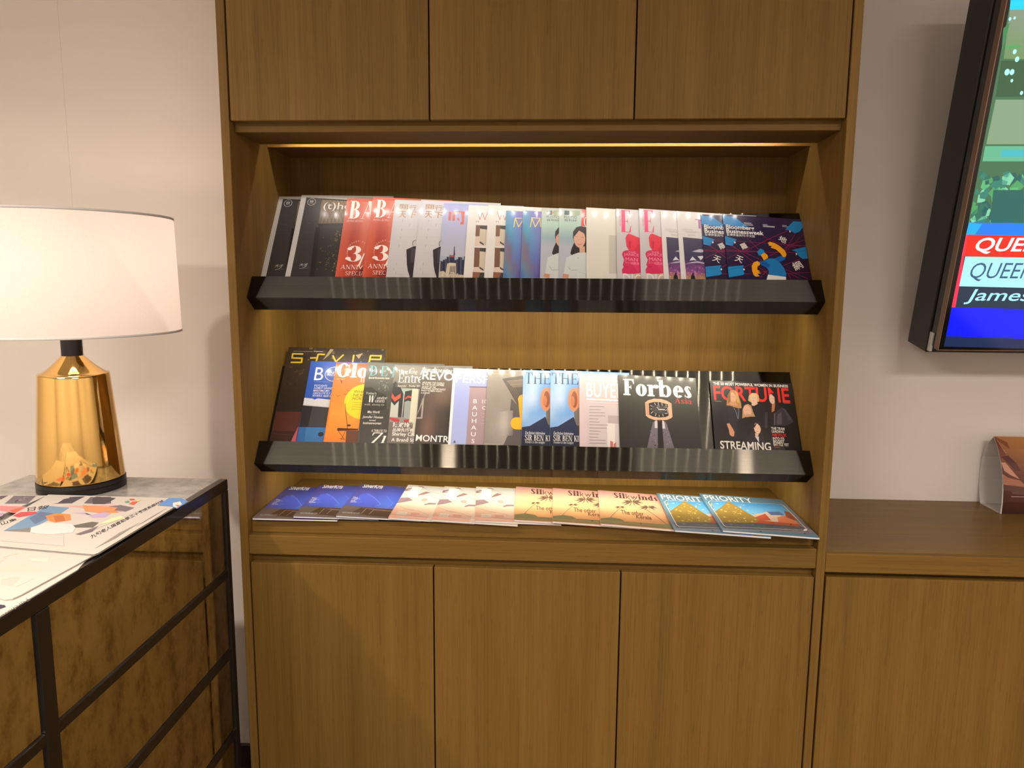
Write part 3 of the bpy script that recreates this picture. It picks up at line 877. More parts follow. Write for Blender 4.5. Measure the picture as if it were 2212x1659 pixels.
  ('e','f0ece8',1757,1705,17,33,0),
  ('e','f0ece8',395,1125,17,32,0),
  ('p','0f5fae',[1182,1516,1357,1618,1479,1587,1442,1503,1325,1433]),
  ('p','1a78bc',[933,1435,1050,1512,1182,1516,1293,1437,1392,1258,1432,1089,1413,976,1252,983,987,1021,1011,1148,916,1273]),
  ('p','0d58a8',[788,1396,933,1438,1061,1312,1030,1222,913,1246,802,1324]),
  ('p','e6e4e0',[976,1016,1414,980,1392,798,889,758]),
  ('p','eea21e',[845,1624,959,1683,1028,1612,1030,1524,922,1437]),
  ('p','1d86c6',[779,1693,836,1766,873,1807,950,1755,961,1684,851,1597,810,1567]),
  ('l','3a2020',8,[958,1619,977,1594]),
  ('p','eea21e',[1068,1991,1128,2038,1236,2008,1359,1926,1476,1791,1508,1671,1475,1594,1408,1584,1355,1693,1258,1807,1141,1846,1133,1873,1180,1897,1082,1917,1098,1959]),
  ('p','eea21e',[597,1247,659,1359,756,1410,817,1348,798,1284,739,1239,724,1138,791,1104,772,1083,725,1092,816,1033,718,1025,764,944,665,929,621,972,595,1088]),
  ('q','地','ece8e2',[1414,2263,1589,2187,1523,2004,1336,2096],'B'),
  ('q','羅','ece8e2',[349,1880,493,1960,567,1812,423,1719],'B'),
  ('q','天','ece8e2',[252,1558,428,1488,360,1298,178,1371],'B'),
  ('q','網','ece8e2',[1581,1407,1794,1508,1899,1306,1676,1172],'B'),
  ('t','Bloomberg','f6f4f2',55,2324,771,2495,'B'),
  ('t','Businessweek','f6f4f2',56,2224,995,2363,'B'),
  ('t','彭博商業周刊·中文版','f0eef0',59,2134,769,2215,'b'),
 ]),
 'ST': ('2c1f17', [
  ('g',['35271d','2e2118','211712','241812'],[-33,3590,2754,3582,2689,1641,5,1625]),
  ('b',['4a3828','3a2c20','6a5838','201610'],46,3153,2748,3636,60,50,11),
  ('b',['3a2c20','221812','4a3a28'],62,2427,565,3111,30,50,12),
  ('p','9a8a68',[1013,3213,1167,3575,1264,3551,1153,3362]),
  ('p','a09070',[1894,3391,2094,3462,2003,3274]),
  ('p','52261c',[12,1625,733,1643,758,405,-24,385]),
  ('p','361a14',[-1,1068,708,1073,758,405,-24,385]),
  ('p','c05a66',[680,1233,685,819,714,404,454,397,565,816]),
  ('l','6a4038',6,[12,996,618,952]),
  ('l','8a6a58',5,[-7,3578,2,818]),
  ('l','cdb23e',46,[428,3394,143,3393,148,3261,428,3259,434,3130,144,3123]),
  ('l','cdb23e',46,[659,3272,863,3281]),
  ('l','cdb23e',46,[872,3396,1036,3391]),
  ('l','cdb23e',46,[856,3395,827,3038]),
  ('l','cdb23e',46,[1270,3359,1380,3168,1557,3389]),
  ('l','cdb23e',46,[1380,3168,1363,2972]),
  ('l','cdb23e',46,[1848,3390,1846,2982,2066,2974]),
  ('l','cdb23e',46,[2295,3070,2313,3381,2604,3380,2601,3266,2309,3268]),
  ('l','d8d0c0',6,[152,3474,691,3477]),
  ('l','efe8dc',10,[713,3486,971,3480]),
 ]),
 'BO': ('1f4eb8', [
  ('g',['1c50bc','1c50bc','2a5cba','2a54b4'],[-10,3136,2027,3106,1935,1959,3,2013]),
  ('t','B','f0f2f8',168,2549,402,2943,''),
  ('e','f0f2f8',707,2750,268,226,12),
  ('t','AT','f0f2f8',1024,2545,1681,2942,''),
  ('t','ASIA','f0f2f8',555,2770,786,2821,'bi'),
  ('t','PACIFIC','f0f2f8',497,2692,842,2754,'bi'),
  ('l','9ab0e0',5,[194,2504,602,2504]),
  ('t','SPOTLIGHTS','d6dcea',202,2358,558,2418,'bi'),
  ('t','AZIMUT GRANDE','d6dcea',203,2284,754,2344,'bi'),
  ('t','MARITIMO M51','d6dcea',204,2205,642,2265,'bi'),
  ('t','ABSOLUTE FLY A','d6dcea',205,2130,732,2190,'bi'),
  ('t','RIVIERA 4600 SP','d6dcea',206,2054,743,2114,'bi'),
  ('p','cfd0d8',[3,2013,231,1995,280,1964,363,2006,1992,1862,1977,1617,716,1745,-4,1789]),
  ('l','8a8a94',6,[5,1802,714,1760]),
  ('p','1d1b1f',[-4,1787,716,1745,1927,1664,1876,1181,692,1178,8,1162]),
  ('p','39383a',[266,1773,716,1745,702,1178,232,1166]),
  ('p','3a74b2',[0,1157,1876,1181,1861,431,38,375]),
  ('p','2a62a4',[0,1157,189,1162,231,381,38,375]),
  ('e','24262a',603,971,74,63,0),
 ]),
 'GL': ('ea7a26', [
  ('g',['c8502c','c4482c','ee7a28','ee8030'],[1,3070,2578,3043,2440,2273,7,2390]),
  ('g',['ee8030','ee7a28','f29a34','f29a3c'],[7,2390,2440,2273,2364,1630,40,1550]),
  ('g',['f29a3c','f29a34','e8721c','ea7a20'],[40,1550,2364,1630,2256,447,-1,370]),
  ('e','f2d42c',929,1923,553,525,0),
  ('t','Global','f8f4ee',60,2621,1776,3067,'S'),
  ('t','II','f8f0e8',725,2498,841,2655,'s'),
  ('l','f0dcc8',7,[95,2566,297,2573]),
  ('t','WHAT','5a4412',593,2171,960,2251,''),
  ('t','NEXT','5a4412',595,2066,928,2145,''),
  ('t','NORTH?','5a4412',582,1963,1003,2042,''),
  ('l','8a7020',8,[594,1887,1012,1882]),
  ('l','8a7020',8,[594,1823,1020,1818]),
  ('l','8a7020',8,[593,1759,1027,1754]),
  ('l','8a7020',8,[593,1696,1035,1691]),
  ('p','5a2012',[147,2598,239,2500,242,2398,212,2499]),
  ('l','4a2014',8,[141,2082,190,2051,251,2093]),
  ('l','4a2014',8,[334,2133,383,2102,444,2144]),
  ('l','4a2014',8,[410,2236,459,2205,520,2247]),
  ('l','4a2014',13,[407,1844,547,1219]),
  ('p','4a2014',[301,1103,318,1139,842,1133,848,1086,319,1056]),
  ('p','6a3a22',[546,1064,1109,1083,1148,409,595,390]),
  ('l','4a2014',10,[328,1069,537,817,403,847]),
  ('l','4a2014',10,[525,1063,450,814]),
  ('e','4a2014',591,1220,52,28,0),
  ('l','4a2014',14,[545,1231,564,1124]),
 ]),
 'BE': ('454340', [
  ('g',['5a5856','605e5c','434140','403e3c'],[-1,3087,2139,2985,2056,2053,1,2121]),
  ('p','2e2c2b',[7,2311,202,2332,327,2225,606,2107,660,1704,622,709,81,695,-6,1685]),
  ('b',['6a6868','54524f','7a7878','4a4846'],383,2227,691,2538,34,45,21),
  ('p','383635',[-16,1531,715,1705,777,509,77,490]),
  ('t','B','52a6b4',99,2677,294,2985,'s'),
  ('t','E','52a6b4',400,2671,585,2972,'s'),
  ('t','I','52a6b4',691,2644,780,2960,'s'),
  ('t','JING','52a6b4',871,2569,1553,2941,'s'),
  ('t','Special Economics Issue','ece8e4',89,2569,648,2641,'bi'),
  ('t',"Today's",'e4e0dc',72,2096,347,2180,'s'),
  ('t','W','e4e0dc',154,1881,345,2081,'Di'),
  ('t','onder','e4e0dc',377,1976,645,2060,'si'),
  ('t','omen','e4e0dc',338,1881,582,1958,'si'),
  ('t','walk among us','b8b4b0',64,1772,587,1855,'s'),
  ('t','Miss World','e4e0dc',171,1565,492,1639,'bi'),
  ('l','a8a4a0',7,[269,1527,386,1527]),
  ('t','Jennifer Hosten','e4e0dc',57,1401,594,1492,'bi'),
  ('t','turned','e4e0dc',245,1340,411,1388,'bi'),
  ('t','businesswoman','e4e0dc',89,1249,563,1318,'bi'),
  ('t','A TRIBUTE TO','e4e0dc',333,1030,725,1104,''),
  ('t','7','ece8e2',360,728,646,1016,'Di'),
  ('t','1','ece8e2',596,733,732,932,'Di'),
  ('l','a8a4a0',6,[408,869,551,870]),
 ]),
 'EN': ('6e6864', [
  ('g',['7a736e','7a736e','6a6460','6a6460'],[5,3006,2100,2886,2048,2419,14,2433]),
  ('p','8a8480',[7,2353,2054,2276,1992,547,12,503]),
  ('p','9ab0a4',[237,2296,519,2287,503,2144,267,2107]),
  ('p','2c2b33',[-15,2440,63,2514,214,2327,307,2140,308,1460,226,1458,-32,2163]),
  ('p','26262e',[-39,2163,91,2040,235,2154,232,1942,99,1795,-26,1913]),
  ('p','e0583e',[-23,2160,91,2037,233,2150,235,2028,92,1906,-16,2022]),
  ('p','b6bab4',[-25,1905,99,1795,201,1937,212,1458,-23,1464]),
  ('p','2c2b33',[342,2216,528,2263,548,1927,434,1947,351,1860,363,1461,329,1460]),
  ('p','d0523e',[353,2015,436,2096,522,2069,519,2019,427,2033,363,1972]),
  ('p','929a98',[351,1906,435,1943,522,1895,513,1404,364,1453]),
  ('l','c8c4be',16,[319,2187,322,1460]),
  ('p','cbc6b4',[526,2295,693,2314,703,1714,678,958,515,954,521,1556]),
  ('p','b43440',[-29,1449,257,1410,258,1322,126,1334,-18,1407]),
  ('p','a83440',[370,1385,512,1411,505,1328,397,1310]),
  ('p','6a625e',[-50,1315,623,1316,631,516,-41,501]),
  ('b',['8a827c','5a5450','a89e94'],486,806,637,1316,30,40,31),
  ('p','4e4a46',[78,2431,1134,2365,1127,2254,75,2352]),
  ('t','September - October 2019','e4e0da',133,2337,738,2408,'bi'),
  ('t','Hong Kong','e8e4de',139,2723,616,2863,'s'),
  ('t','Entrepreneur','f0ece6',134,2475,1770,2748,'s'),
  ('t','陳淑玲','f0eee8',113,1170,535,1312,'B'),
  ('t','品牌先行者','eceae4',113,1048,646,1150,'b'),
  ('t','Shirley Chan','f0eee8',111,905,786,1033,'b'),
  ('t','A Brand Story','f0eee8',106,747,865,870,'b'),
 ]),
 'RE': ('3b3735', [
  ('g',['524d4a','46413e','2b2827','2f2b2a'],[1,2936,2190,2927,2190,807,-8,715]),
  ('m',4,6,'56504c 524c48 4a4541 46413d 4c4643 4e4743 5a4c46 5a4a44 3c3736 58483f 6a554c 5a463e 38332f 5f4c44 463a36 2c2827 3a3230 6e5348 3f3532 262322 2a2625 5e473d 332c2a 221f1e',[9,2906,861,2916,907,772,3,734]),
  ('l','9a928e',45,[-15,1493,120,1986,133,1429,3,1422]),
  ('l','8a827e',30,[-10,1541,160,2137]),
  ('t','CELEBRATING THE MACHINE WITHIN','e8e4e0',37,2792,1045,2883,'bi'),
  ('t','REVOLUTION','f4f2f0',28,2556,2110,2809,'B'),
  ('t','AROUND THE WORLD','dedad6',42,2441,630,2491,'bi'),
  ('t','IN THE SILVER SPITFIRE','dedad6',41,2381,636,2431,'bi'),
  ('t','ASCENT OF THE','dedad6',41,2315,417,2365,'bi'),
  ('t','CHOPARD ALPINE EAGLE','dedad6',40,2262,682,2312,'bi'),
  ('t','WHAT WOMEN WANT:','dedad6',40,2200,592,2249,'bi'),
  ('t','A SURVEY','dedad6',39,2132,286,2181,'bi'),
  ('t','MONTREUX','f2f0ee',44,775,1337,954,'b'),
 ]),
 'PE': ('dcdde4', [
  ('g',['9aa4e2','9ea8e2','b4bede','a2aede'],[73,2840,2092,2838,2022,459,68,392]),
  ('p','6e5c66',[460,2400,1676,2411,1677,2374,468,2368]),
  ('g',['a58e98','a58e98','9a838e','9a838e'],[470,2370,1677,2379,1557,443,454,405]),
  ('t','PERSPECTIVE','f2f2f8',95,2498,2072,2742,'b'),
  ('t','BAUHAUS','ecdfe4',565,774,701,2024,'vb'),
  ('t','100','ecdfe4',820,1913,1028,2020,''),
  ('t','O','ecdfe4',824,1732,948,1833,''),
  ('l','c8a8a0',8,[825,1609,1043,1607]),
  ('l','c8a8a0',8,[825,1518,1047,1516]),
  ('l','c8a8a0',8,[825,1427,1051,1425]),
  ('l','c8a8a0',8,[825,1337,1054,1335]),
  ('p','4a5a60',[128,772,166,842,203,767]),
 ]),
 'GY': ('8f8783', [
  ('g',['958d88','8c8480','877f7b','98908a'],[0,2898,2215,2874,2097,491,-3,410]),
  ('m',5,6,'948b86 8e8681 8a827e 857d79 7d7571 8f8782 8d8580 8a827d 867e79 6a615d 918984 8c847f 908882 8a827d 5c5450 8e8681 938b86 8f8782 867e7a 5a5350 8a827d 97908a a09892 8d8580 5e5754 857d78 8e8680 968e88 7a726e 5a5350',[3,2893,1027,2896,1032,804,-15,775]),
  ('p','4c423e',[391,2642,918,2757,1655,2825,1665,1617,855,1825]),
  ('p','6e6058',[500,2589,1522,2744,1525,2492,684,2396]),
  ('l','9a8a7a',7,[522,2577,1522,2693]),
  ('l','9a8a7a',7,[615,2468,1523,2593]),
  ('l','7a6c64',6,[480,2525,763,1968]),
  ('l','7a6c64',6,[529,2527,807,1969]),
  ('l','7a6c64',6,[577,2529,851,1971]),
  ('l','7a6c64',6,[626,2531,894,1973]),
  ('l','7a6c64',6,[675,2533,938,1975]),
  ('p','565050',[650,2061,854,1850,1665,1617,1674,475,365,424,599,1007]),
  ('m',3,3,'8f8782 a49c98 867e7a 9a928c b0a8a4 8a827e 8e8680 a29a96 6a6260',[272,1657,705,1723,727,1013,257,971]),
  ('l','c8a860',9,[101,2792,571,2786]),
  ('p','f0aa24',[830,2068,857,2143,922,2190,1219,2182,1102,1499,896,1502]),
  ('e','f0aa24',798,1356,139,170,0),
  ('p','f0aa24',[793,1527,1232,1528,1195,1195,803,1186]),
 ]),
 'TH': ('6f9bd6', [
  ('g',['5f90da','7aa6e2','9cc0e4','86b0e0'],[3,2923,2212,2872,2054,1804,-1,1869]),
  ('g',['86b0e0','9cc0e4','b4cfe6','9cc0e2'],[-1,1869,2054,1804,1894,516,-2,445]),
  ('m',4,6,'5a8fe0 6f9fe4 8ab2ec 9abef0 86aee8 a8c4ee 6f9fe0 5f94dc a6c2ea b8cdee 5f92d8 5b8ed4 9fbfe6 7aa6de 6f9dd8 88aee0 6f9cd6 86ade0 a8c4e8 9fbde4 7fa9de a2c0e6 bcd2ec b0c8e8',[0,2918,829,2928,780,792,-5,774]),
  ('p','b2866c',[668,2410,1312,2559,1745,2279,1683,508,741,1045,639,1653]),
  ('p','6e645e',[618,1700,772,1875,1066,1291,1050,484,719,1044,636,1321]),
  ('p','3a3434',[636,1321,765,1326,966,481,713,472]),
  ('e','c8845e',610,2058,145,344,0),
  ('e','8e4c34',632,2064,79,243,0),
  ('e','b87452',588,2013,52,155,0),
  ('p','20284a',[-4,1238,207,1281,606,1561,700,1277,797,475,-23,444]),
  ('p','161a30',[-6,993,805,1024,797,475,-23,444]),
  ('t','THE PEAK','1c2c4c',38,2506,1760,2840,'s'),
  ('l','d8e4f4',8,[103,2856,494,2849]),
  ('t','Exclusive interview','e4e4e8',89,1048,602,1134,'si'),
  ('t','SIR BEN KINGSLEY','eceae8',90,876,1252,1033,'s'),
  ('t','Tender is the knight','dcdce0',91,785,600,868,'si'),
 ]),
 'BU': ('cbb6bd', [
  ('p','f2eef0',[193,2664,570,2654,569,2613,193,2623]),
  ('t','HOME JOURNAL','eee8ea',599,2583,1299,2658,'b'),
  ('t','BUYERS','f4f0f2',190,2131,1319,2572,'b'),
  ('p','f2eef0',[193,2090,1397,2085,1395,2045,193,2050]),
  ('l','e4dade',9,[201,1985,1334,1977]),
  ('g',['c6babd','c9bec0','bfb3b4','bfb3b4'],[200,1920,1625,1925,1611,356,197,295]),
  ('p','d8d0ce',[703,1400,907,1441,901,629,713,621]),
  ('p','b0a2a4',[737,1626,1378,1622,1370,1398,732,1402]),
  ('l','80747a',13,[258,1857,640,1864]),
  ('l','80747a',13,[257,1769,550,1773]),
  ('l','80747a',13,[256,1682,665,1690]),
  ('l','80747a',13,[255,1595,663,1603]),
  ('l','80747a',13,[254,1508,487,1509]),
  ('l','80747a',13,[253,1422,514,1424]),
  ('l','80747a',13,[252,1336,730,1348]),
  ('l','80747a',13,[251,1250,699,1261]),
  ('l','80747a',13,[250,1165,538,1169]),
  ('l','80747a',13,[249,1080,494,1082]),
  ('l','80747a',13,[248,996,478,997]),
  ('l','80747a',13,[247,912,663,921]),
  ('l','80747a',13,[246,828,675,838]),
  ('p','b86a68',[777,916,848,888,841,626,770,623]),
  ('p','b86a68',[861,827,926,892,918,630,855,627]),
 ]),
 'FO': ('282623', [
  ('g',['35322f','4a4744','23211f','272422'],[9,2796,2065,2720,2059,589,8,489]),
  ('t','Forbes','ecebea',131,2187,1916,2690,'S'),
  ('t','Asia','e04442',1454,2022,1905,2180,'s'),
  ('p','dfae90',[688,2008,776,2078,922,2129,1106,2131,1260,2087,1374,2013,1378,1639,1349,1595,1230,1539,1048,1513,893,1522,766,1566,692,1633]),
  ('p','c89478',[707,1987,760,2011,770,1651,718,1649]),
  ('p','2a2828',[779,1990,918,2034,1075,2039,1280,1979,1282,1663,1208,1616,1026,1593,872,1614,781,1659]),
  ('p','454344',[859,1900,1173,1916,1201,1716,902,1701]),
  ('b',['5a585a','3a383a','6e6c6e'],823,1668,1253,1963,26,24,51),
  ('l','dcd8d6',13,[936,2013,953,1948]),
  ('l','dcd8d6',13,[1028,2025,1034,1952]),
  ('l','dcd8d6',13,[1119,2015,1135,1936]),
  ('l','dcd8d6',13,[1208,1961,1259,1942]),
  ('l','dcd8d6',13,[1211,1911,1249,1891]),
  ('l','dcd8d6',13,[1199,1802,1246,1826]),
  ('l','dcd8d6',13,[1188,1715,1253,1721]),
  ('l','dcd8d6',13,[1129,1698,1138,1634]),
  ('l','dcd8d6',13,[1030,1664,1038,1625]),
  ('l','dcd8d6',13,[960,1704,938,1638]),
  ('l','dcd8d6',13,[824,1697,879,1757]),
  ('l','dcd8d6',13,[817,1826,856,1831]),
  ('l','dcd8d6',13,[821,1927,866,1908]),
  ('l','dcd8d6',13,[1269,1892,1265,1748]),
  ('l','dcd8d6',14,[989,1885,1038,1823]),
  ('l','dcd8d6',22,[1038,1823,1187,1823]),
  ('p','3a3026',[984,1527,1094,1532,1085,1482,988,1485]),
  ('l','c8a060',9,[1008,1500,1067,1503]),
  ('g',['77707a','77707a','67606a','67606a'],[865,1457,1200,1474,1396,665,656,629]),
  ('p','221e1d',[989,1492,1096,1497,1111,651,950,643]),
  ('p','ccc6ce',[912,1495,980,1505,975,1291,902,1293]),
  ('p','ccc6ce',[1106,1512,1157,1497,1171,1286,1100,1288]),
  ('b',['6a646e','827c86','58525c'],759,825,969,1223,30,22,52),
  ('b',['6a646e','827c86','58525c'],1102,842,1303,1240,30,22,53),
  ('e','1a1818',892,815,20,16,0),
 ]),
 'FT': ('1d191a', [
  ('g',['242022','241f20','1b1718','1b1718'],[3,2691,2143,2712,2153,598,-13,501]),
  ('t','THE 50 MOST POWERFUL WOMEN IN BUSINESS','ece8e4',81,2569,2028,2654,'B'),
  ('t','FORTUNE','e4322f',75,2119,2032,2556,'B'),
  ('p','2c2732',[328,1954,430,2013,671,1982,755,1836,677,1113,471,1078,409,1471,277,1479]),
  ('p','232028',[316,1953,403,1984,409,1471,296,1413,253,1625]),
  ('p','b2804e',[379,1983,403,2122,456,2318,513,2418,614,2443,695,2384,729,2218,763,2055,763,1918,665,1914,476,1974]),
  ('e','d6a284',562,2214,81,156,0),
  ('p','c8906e',[486,2098,621,2104,660,1996,477,1988]),
  ('p','8a5c34',[427,2275,512,2404,498,2098,420,2040]),
  ('p','c99a64',[637,2423,714,2329,726,2053,658,2105]),
  ('l','4a3028',6,[529,2244,562,2242]),
  ('l','4a3028',6,[578,2242,615,2241]),
  ('l','a05848',8,[538,2134,575,2133]),
  ('l','a8a4a8',8,[553,1950,616,1776,643,1602]),
  ('l','a8a4a8',8,[692,1942,669,1751,643,1602]),
  ('p','c88c68',[342,1455,409,1474,471,1354,519,1237,499,1118,450,1103,394,1153,383,1297]),
  ('p','231f25',[987,1982,1203,2074,1373,1958,1321,1352,1069,1580]),
  ('p','caa874',[948,2145,980,2285,1061,2364,1172,2376,1238,2296,1233,2130,1157,2099,1022,2093]),
  ('p','d8b09a',[1037,2121,1172,2127,1189,2059,1085,1993,1026,2011]),
  ('e','dab49e',1098,2223,86,150,0),
  ('p','d4b684',[1010,2286,1110,2367,1204,2322,1187,2280,1094,2324,1033,2204]),
  ('l','4a3a34',6,[1061,2235,1091,2234]),
  ('l','4a3a34',6,[1116,2235,1146,2234]),
  ('l','b06a60',8,[1070,2144,1107,2145]),
  ('p','2a1f22',[1424,1811,1493,2279,1565,2386,1665,2397,1729,2317,1737,1960,1770,1826,1576,1602,1458,1624]),
  ('p','b47850',[1557,2089,1637,2092,1594,1873,1516,1829]),
  ('e','dcb6a4',1574,2216,76,144,0),
  ('p','2a1f22',[1548,2337,1638,2375,1700,2274,1697,2040,1630,2092,1638,2271,1585,2338]),
  ('l','4a3a34',6,[1536,2226,1562,2223]),
  ('l','4a3a34',6,[1590,2224,1621,2229]),
  ('l','a85a58',8,[1550,2133,1584,2134]),
  ('p','3b3440',[1600,1819,1789,1990,1879,1939,2036,1636,2039,1569,1897,1483,1786,1452,1561,1468]),
  ('p','544c5a',[1668,1781,1773,1853,1744,1503,1610,1484]),
  ('p','4a4250',[1810,1963,1878,1926,2013,1648,1937,1618]),
  ('l','9a929c',9,[1589,1805,1549,1468]),
  ('p','3a343c',[1345,1808,1421,1838,1360,1380,1298,1364]),
  ('p','1f1c20',[605,1507,762,1647,1079,1688,1209,1546,1196,1070,550,1029]),
  ('p','b48e66',[747,1620,784,1892,843,2003,932,2046,1013,1997,1044,1822,1085,1688,982,1684,836,1664]),
  ('e','d8a892',899,1842,99,163,0),
  ('p','c08a70',[842,1732,965,1751,970,1683,859,1658]),
  ('l','4a3a34',6,[842,1860,878,1858]),
  ('l','4a3a34',6,[921,1860,958,1865]),
  ('l','b06a60',9,[863,1757,917,1759]),
  ('p','2a2229',[748,985,883,1148,979,1284,1012,1498,1116,1576,1207,1519,1219,1294,1240,1151,1294,880,736,855]),
  ('e','e0b69e',1106,1358,84,154,0),
  ('p','2a2229',[1016,1418,1126,1549,1200,1453,1198,1320,1173,1425,1109,1502,1035,1366]),
  ('p','d8b09a',[1033,1220,1129,1225,1109,1145,1037,1142]),
  ('p','c8c2cc',[1019,1141,1119,1132,1108,962]),
  ('l','4a3a34',6,[1053,1367,1085,1365]),
  ('l','4a3a34',6,[1119,1367,1153,1371]),
  ('l','b06a60',9,[1068,1275,1116,1277]),
  ('t','STREAMING','dcd6d0',129,755,1392,976,'B'),
  ('t','THE TEAM','dcd6d0',1454,1336,1790,1410,'B'),
  ('t','LEADING','dcd6d0',1461,1256,1768,1323,'B'),
  ('t','NETFLIX','d8302e',1470,1153,1818,1234,'B'),
  ('t','INTO ITS','dcd6d0',1466,1057,1752,1131,'B'),
  ('t','BIGGEST','dcd6d0',1466,976,1742,1050,'B'),
  ('t','BATTLE YET','dcd6d0',1467,893,1844,971,'B'),
  ('l','d8302e',16,[1474,856,1610,855]),
  ('l','b8b2ae',7,[85,2091,255,2085]),
  ('l','b8b2ae',7,[1856,2102,2023,2104]),
 ]),
 '3S': ('2e2f80', [
  ('g',['37357e','3a3a8a','2f3fa6','3a3a90'],[4,2814,2382,2554,2286,1603,-13,1681]),
  ('g',['3a3a90','2f3fa6','3a60d0','3a58c8'],[-13,1681,2286,1603,2136,723,-60,794]),
  ('g',['6a5a56','4a3c3a','3e3130','7a6c66'],[-60,794,2212,636,2098,-340,-9,-144]),
  ('m',4,3,'3c3a7c 3c3c82 38408e 34388a 40408a 3c469c 3a52b4 38489a 4a4a96 4458b0 4066c8 4056aa',[10,2802,1592,2672,1657,720,-52,785]),
  ('p','3e50b8',[221,1841,393,1991,831,1333,830,850,149,863]),
  ('l','6a8ae0',14,[356,1925,605,1626,898,1075,808,878]),
  ('l','5a7ad8',14,[909,1798,1205,1184,1077,739]),
  ('p','4a342e',[325,253,468,733,1731,652,1986,11,1529,-20]),
  ('l','b89a80',13,[577,248,613,656,1268,569]),
  ('l','b89a80',13,[767,232,819,591,1466,524]),
  ('l','c8a868',9,[906,791,1817,718]),
  ('t','SilverKris','eeecf2',110,2443,660,2818,'B'),
  ('l','c8c8dc',7,[107,2834,682,2808]),
  ('l','d8d8e8',9,[728,2792,1592,2672]),
  ('t','The','e4e6f2',71,1462,205,1559,''),
  ('t','city','e4e6f2',81,1336,227,1432,''),
  ('t','of','e4e6f2',90,1208,198,1303,''),
  ('t','lights','e4e6f2',100,1090,257,1183,''),
  ('l','d8dcf0',10,[205,1438,296,1389]),
  ('l','b8c0e8',8,[96,1056,404,1167]),
  ('t','YOUR COMPLIMENTARY COPY','e0dcdc',103,186,544,299,'i'),
 ]),
 '3K': ('d8c6b8', [
  ('g',['c4c6cc','c0c8d4','dcd0c2','d8c6b4'],[0,2804,1096,2779,1029,1547,-10,1601]),
  ('g',['d8c6b4','dcd0c2','dcc6b4','dcb4a0'],[-10,1601,1029,1547,982,766,-6,726]),
  ('g',['dcb4a0','dcc6b4','d8a89c','dca494'],[-6,726,982,766,932,-126,-2,-117]),
  ('p','86707c',[6,1629,214,1695,364,1463,184,1278,-4,1144]),
  ('p','8a6a70',[414,1948,483,2144,581,2322,715,2233,576,2051,440,1915]),
  ('p','7a6a74',[1,2454,181,2582,181,2482,53,2363,181,2327,7,2225]),
  ('p','7c6c78',[278,2779,409,2799,506,2689,375,2680]),
  ('l','8a8490',12,[408,2713,662,2389,897,2206,1029,2307]),
  ('l','8c7078',16,[529,2044,794,1925,1005,1722]),
  ('p','86707c',[697,1179,807,1341,998,1353,986,1233,818,1195,725,1120]),
  ('l','a08484',18,[-2,985,332,725,522,658]),
  ('l','a88a88',14,[258,669,625,626,937,351]),
  ('l','b08a86',13,[444,265,930,174]),
  ('p','d49a90',[476,470,709,478,705,321,502,294]),
  ('e','dd9c96',649,1569,82,141,0),
  ('l','9a8a8a',10,[812,766,908,765]),
  ('p','f0ece8',[156,2686,421,2687,403,1753,148,1737]),
  ('l','a8a4a2',6,[165,2358,405,2361]),
  ('l','b8b4b2',5,[158,2043,402,2047]),
  ('p','e2d8cc',[154,472,392,477,384,244,152,249]),
  ('l','a89c90',6,[171,407,367,410,361,285,172,287,171,407]),
  ('t','JAPAN','a09488',186,308,352,397,''),
 ]),
 '3W': ('dca98e', [
  ('g',['cf9c9c','d49a98','e4b08c','e2b394'],[0,2863,1633,2893,1721,1663,7,1449]),
  ('g',['e2b394','e4b08c','dca270','e4a878'],[7,1449,1721,1663,1742,-25,-1,-44]),
  ('m',4,4,'c8989e d0a0a0 d8a49c d0989c dcae98 e2b494 e4b490 dca890 e8bc90 ecc08c e8b488 e0a484 e0a878 e4ac74 dca070 d09868',[4,2849,1636,2879,1761,416,7,397]),
  ('t','Silkwinds','5a3a40',420,2240,1577,2744,'S'),
  ('p','6c564c',[885,1996,1039,2080,1177,1957,1028,1929]),
  ('p','6c564c',[885,1996,1002,1966,1103,1735,991,1817]),
  ('p','6c564c',[885,1996,922,1881,945,1569,912,1733]),
  ('p','6c564c',[885,1996,830,1855,763,1519,820,1708]),
  ('p','6c564c',[885,1996,759,1899,623,1602,750,1750]),
  ('p','6c564c',[885,1996,736,1995,577,1790,727,1845]),
  ('p','6c564c',[885,1996,772,2109,646,2014,762,1957]),
  ('p','6c564c',[885,1996,852,2196,805,2188,842,2043]),
  ('p','6c564c',[885,1996,946,2222,994,2241,936,2069]),
  ('p','6c564c',[885,1996,1018,2178,1137,2151,1007,2025]),
  ('p','6c564c',[1274,1630,1401,1703,1511,1605,1389,1585]),
  ('p','6c564c',[1274,1630,1365,1619,1438,1439,1354,1501]),
  ('p','6c564c',[1274,1630,1288,1559,1287,1320,1278,1442]),
  ('p','6c564c',[1274,1630,1207,1550,1127,1304,1197,1433]),
  ('p','6c564c',[1274,1630,1159,1597,1030,1396,1149,1480]),
  ('p','6c564c',[1274,1630,1165,1679,1043,1556,1156,1560]),
  ('p','6c564c',[1274,1630,1225,1756,1161,1710,1215,1637]),
  ('p','6c564c',[1274,1630,1310,1794,1330,1784,1299,1674]),
  ('p','6c564c',[1274,1630,1379,1773,1468,1742,1368,1653]),
  ('p','6c564c',[536,1453,611,1486,681,1429,607,1408]),
  ('p','6c564c',[536,1453,587,1434,632,1326,583,1357]),
  ('p','6c564c',[536,1453,534,1401,526,1260,530,1324]),
  ('p','6c564c',[536,1453,482,1406,424,1269,478,1328]),
  ('p','6c564c',[536,1453,463,1445,385,1348,459,1368]),
  ('p','6c564c',[536,1453,487,1497,433,1451,483,1419]),
  ('p','6c564c',[536,1453,540,1531,540,1518,536,1453]),
  ('p','6c564c',[536,1453,592,1526,643,1509,588,1448]),
  ('l','6c564c',13,[925,1900,1167,1511,1470,740,1606,320]),
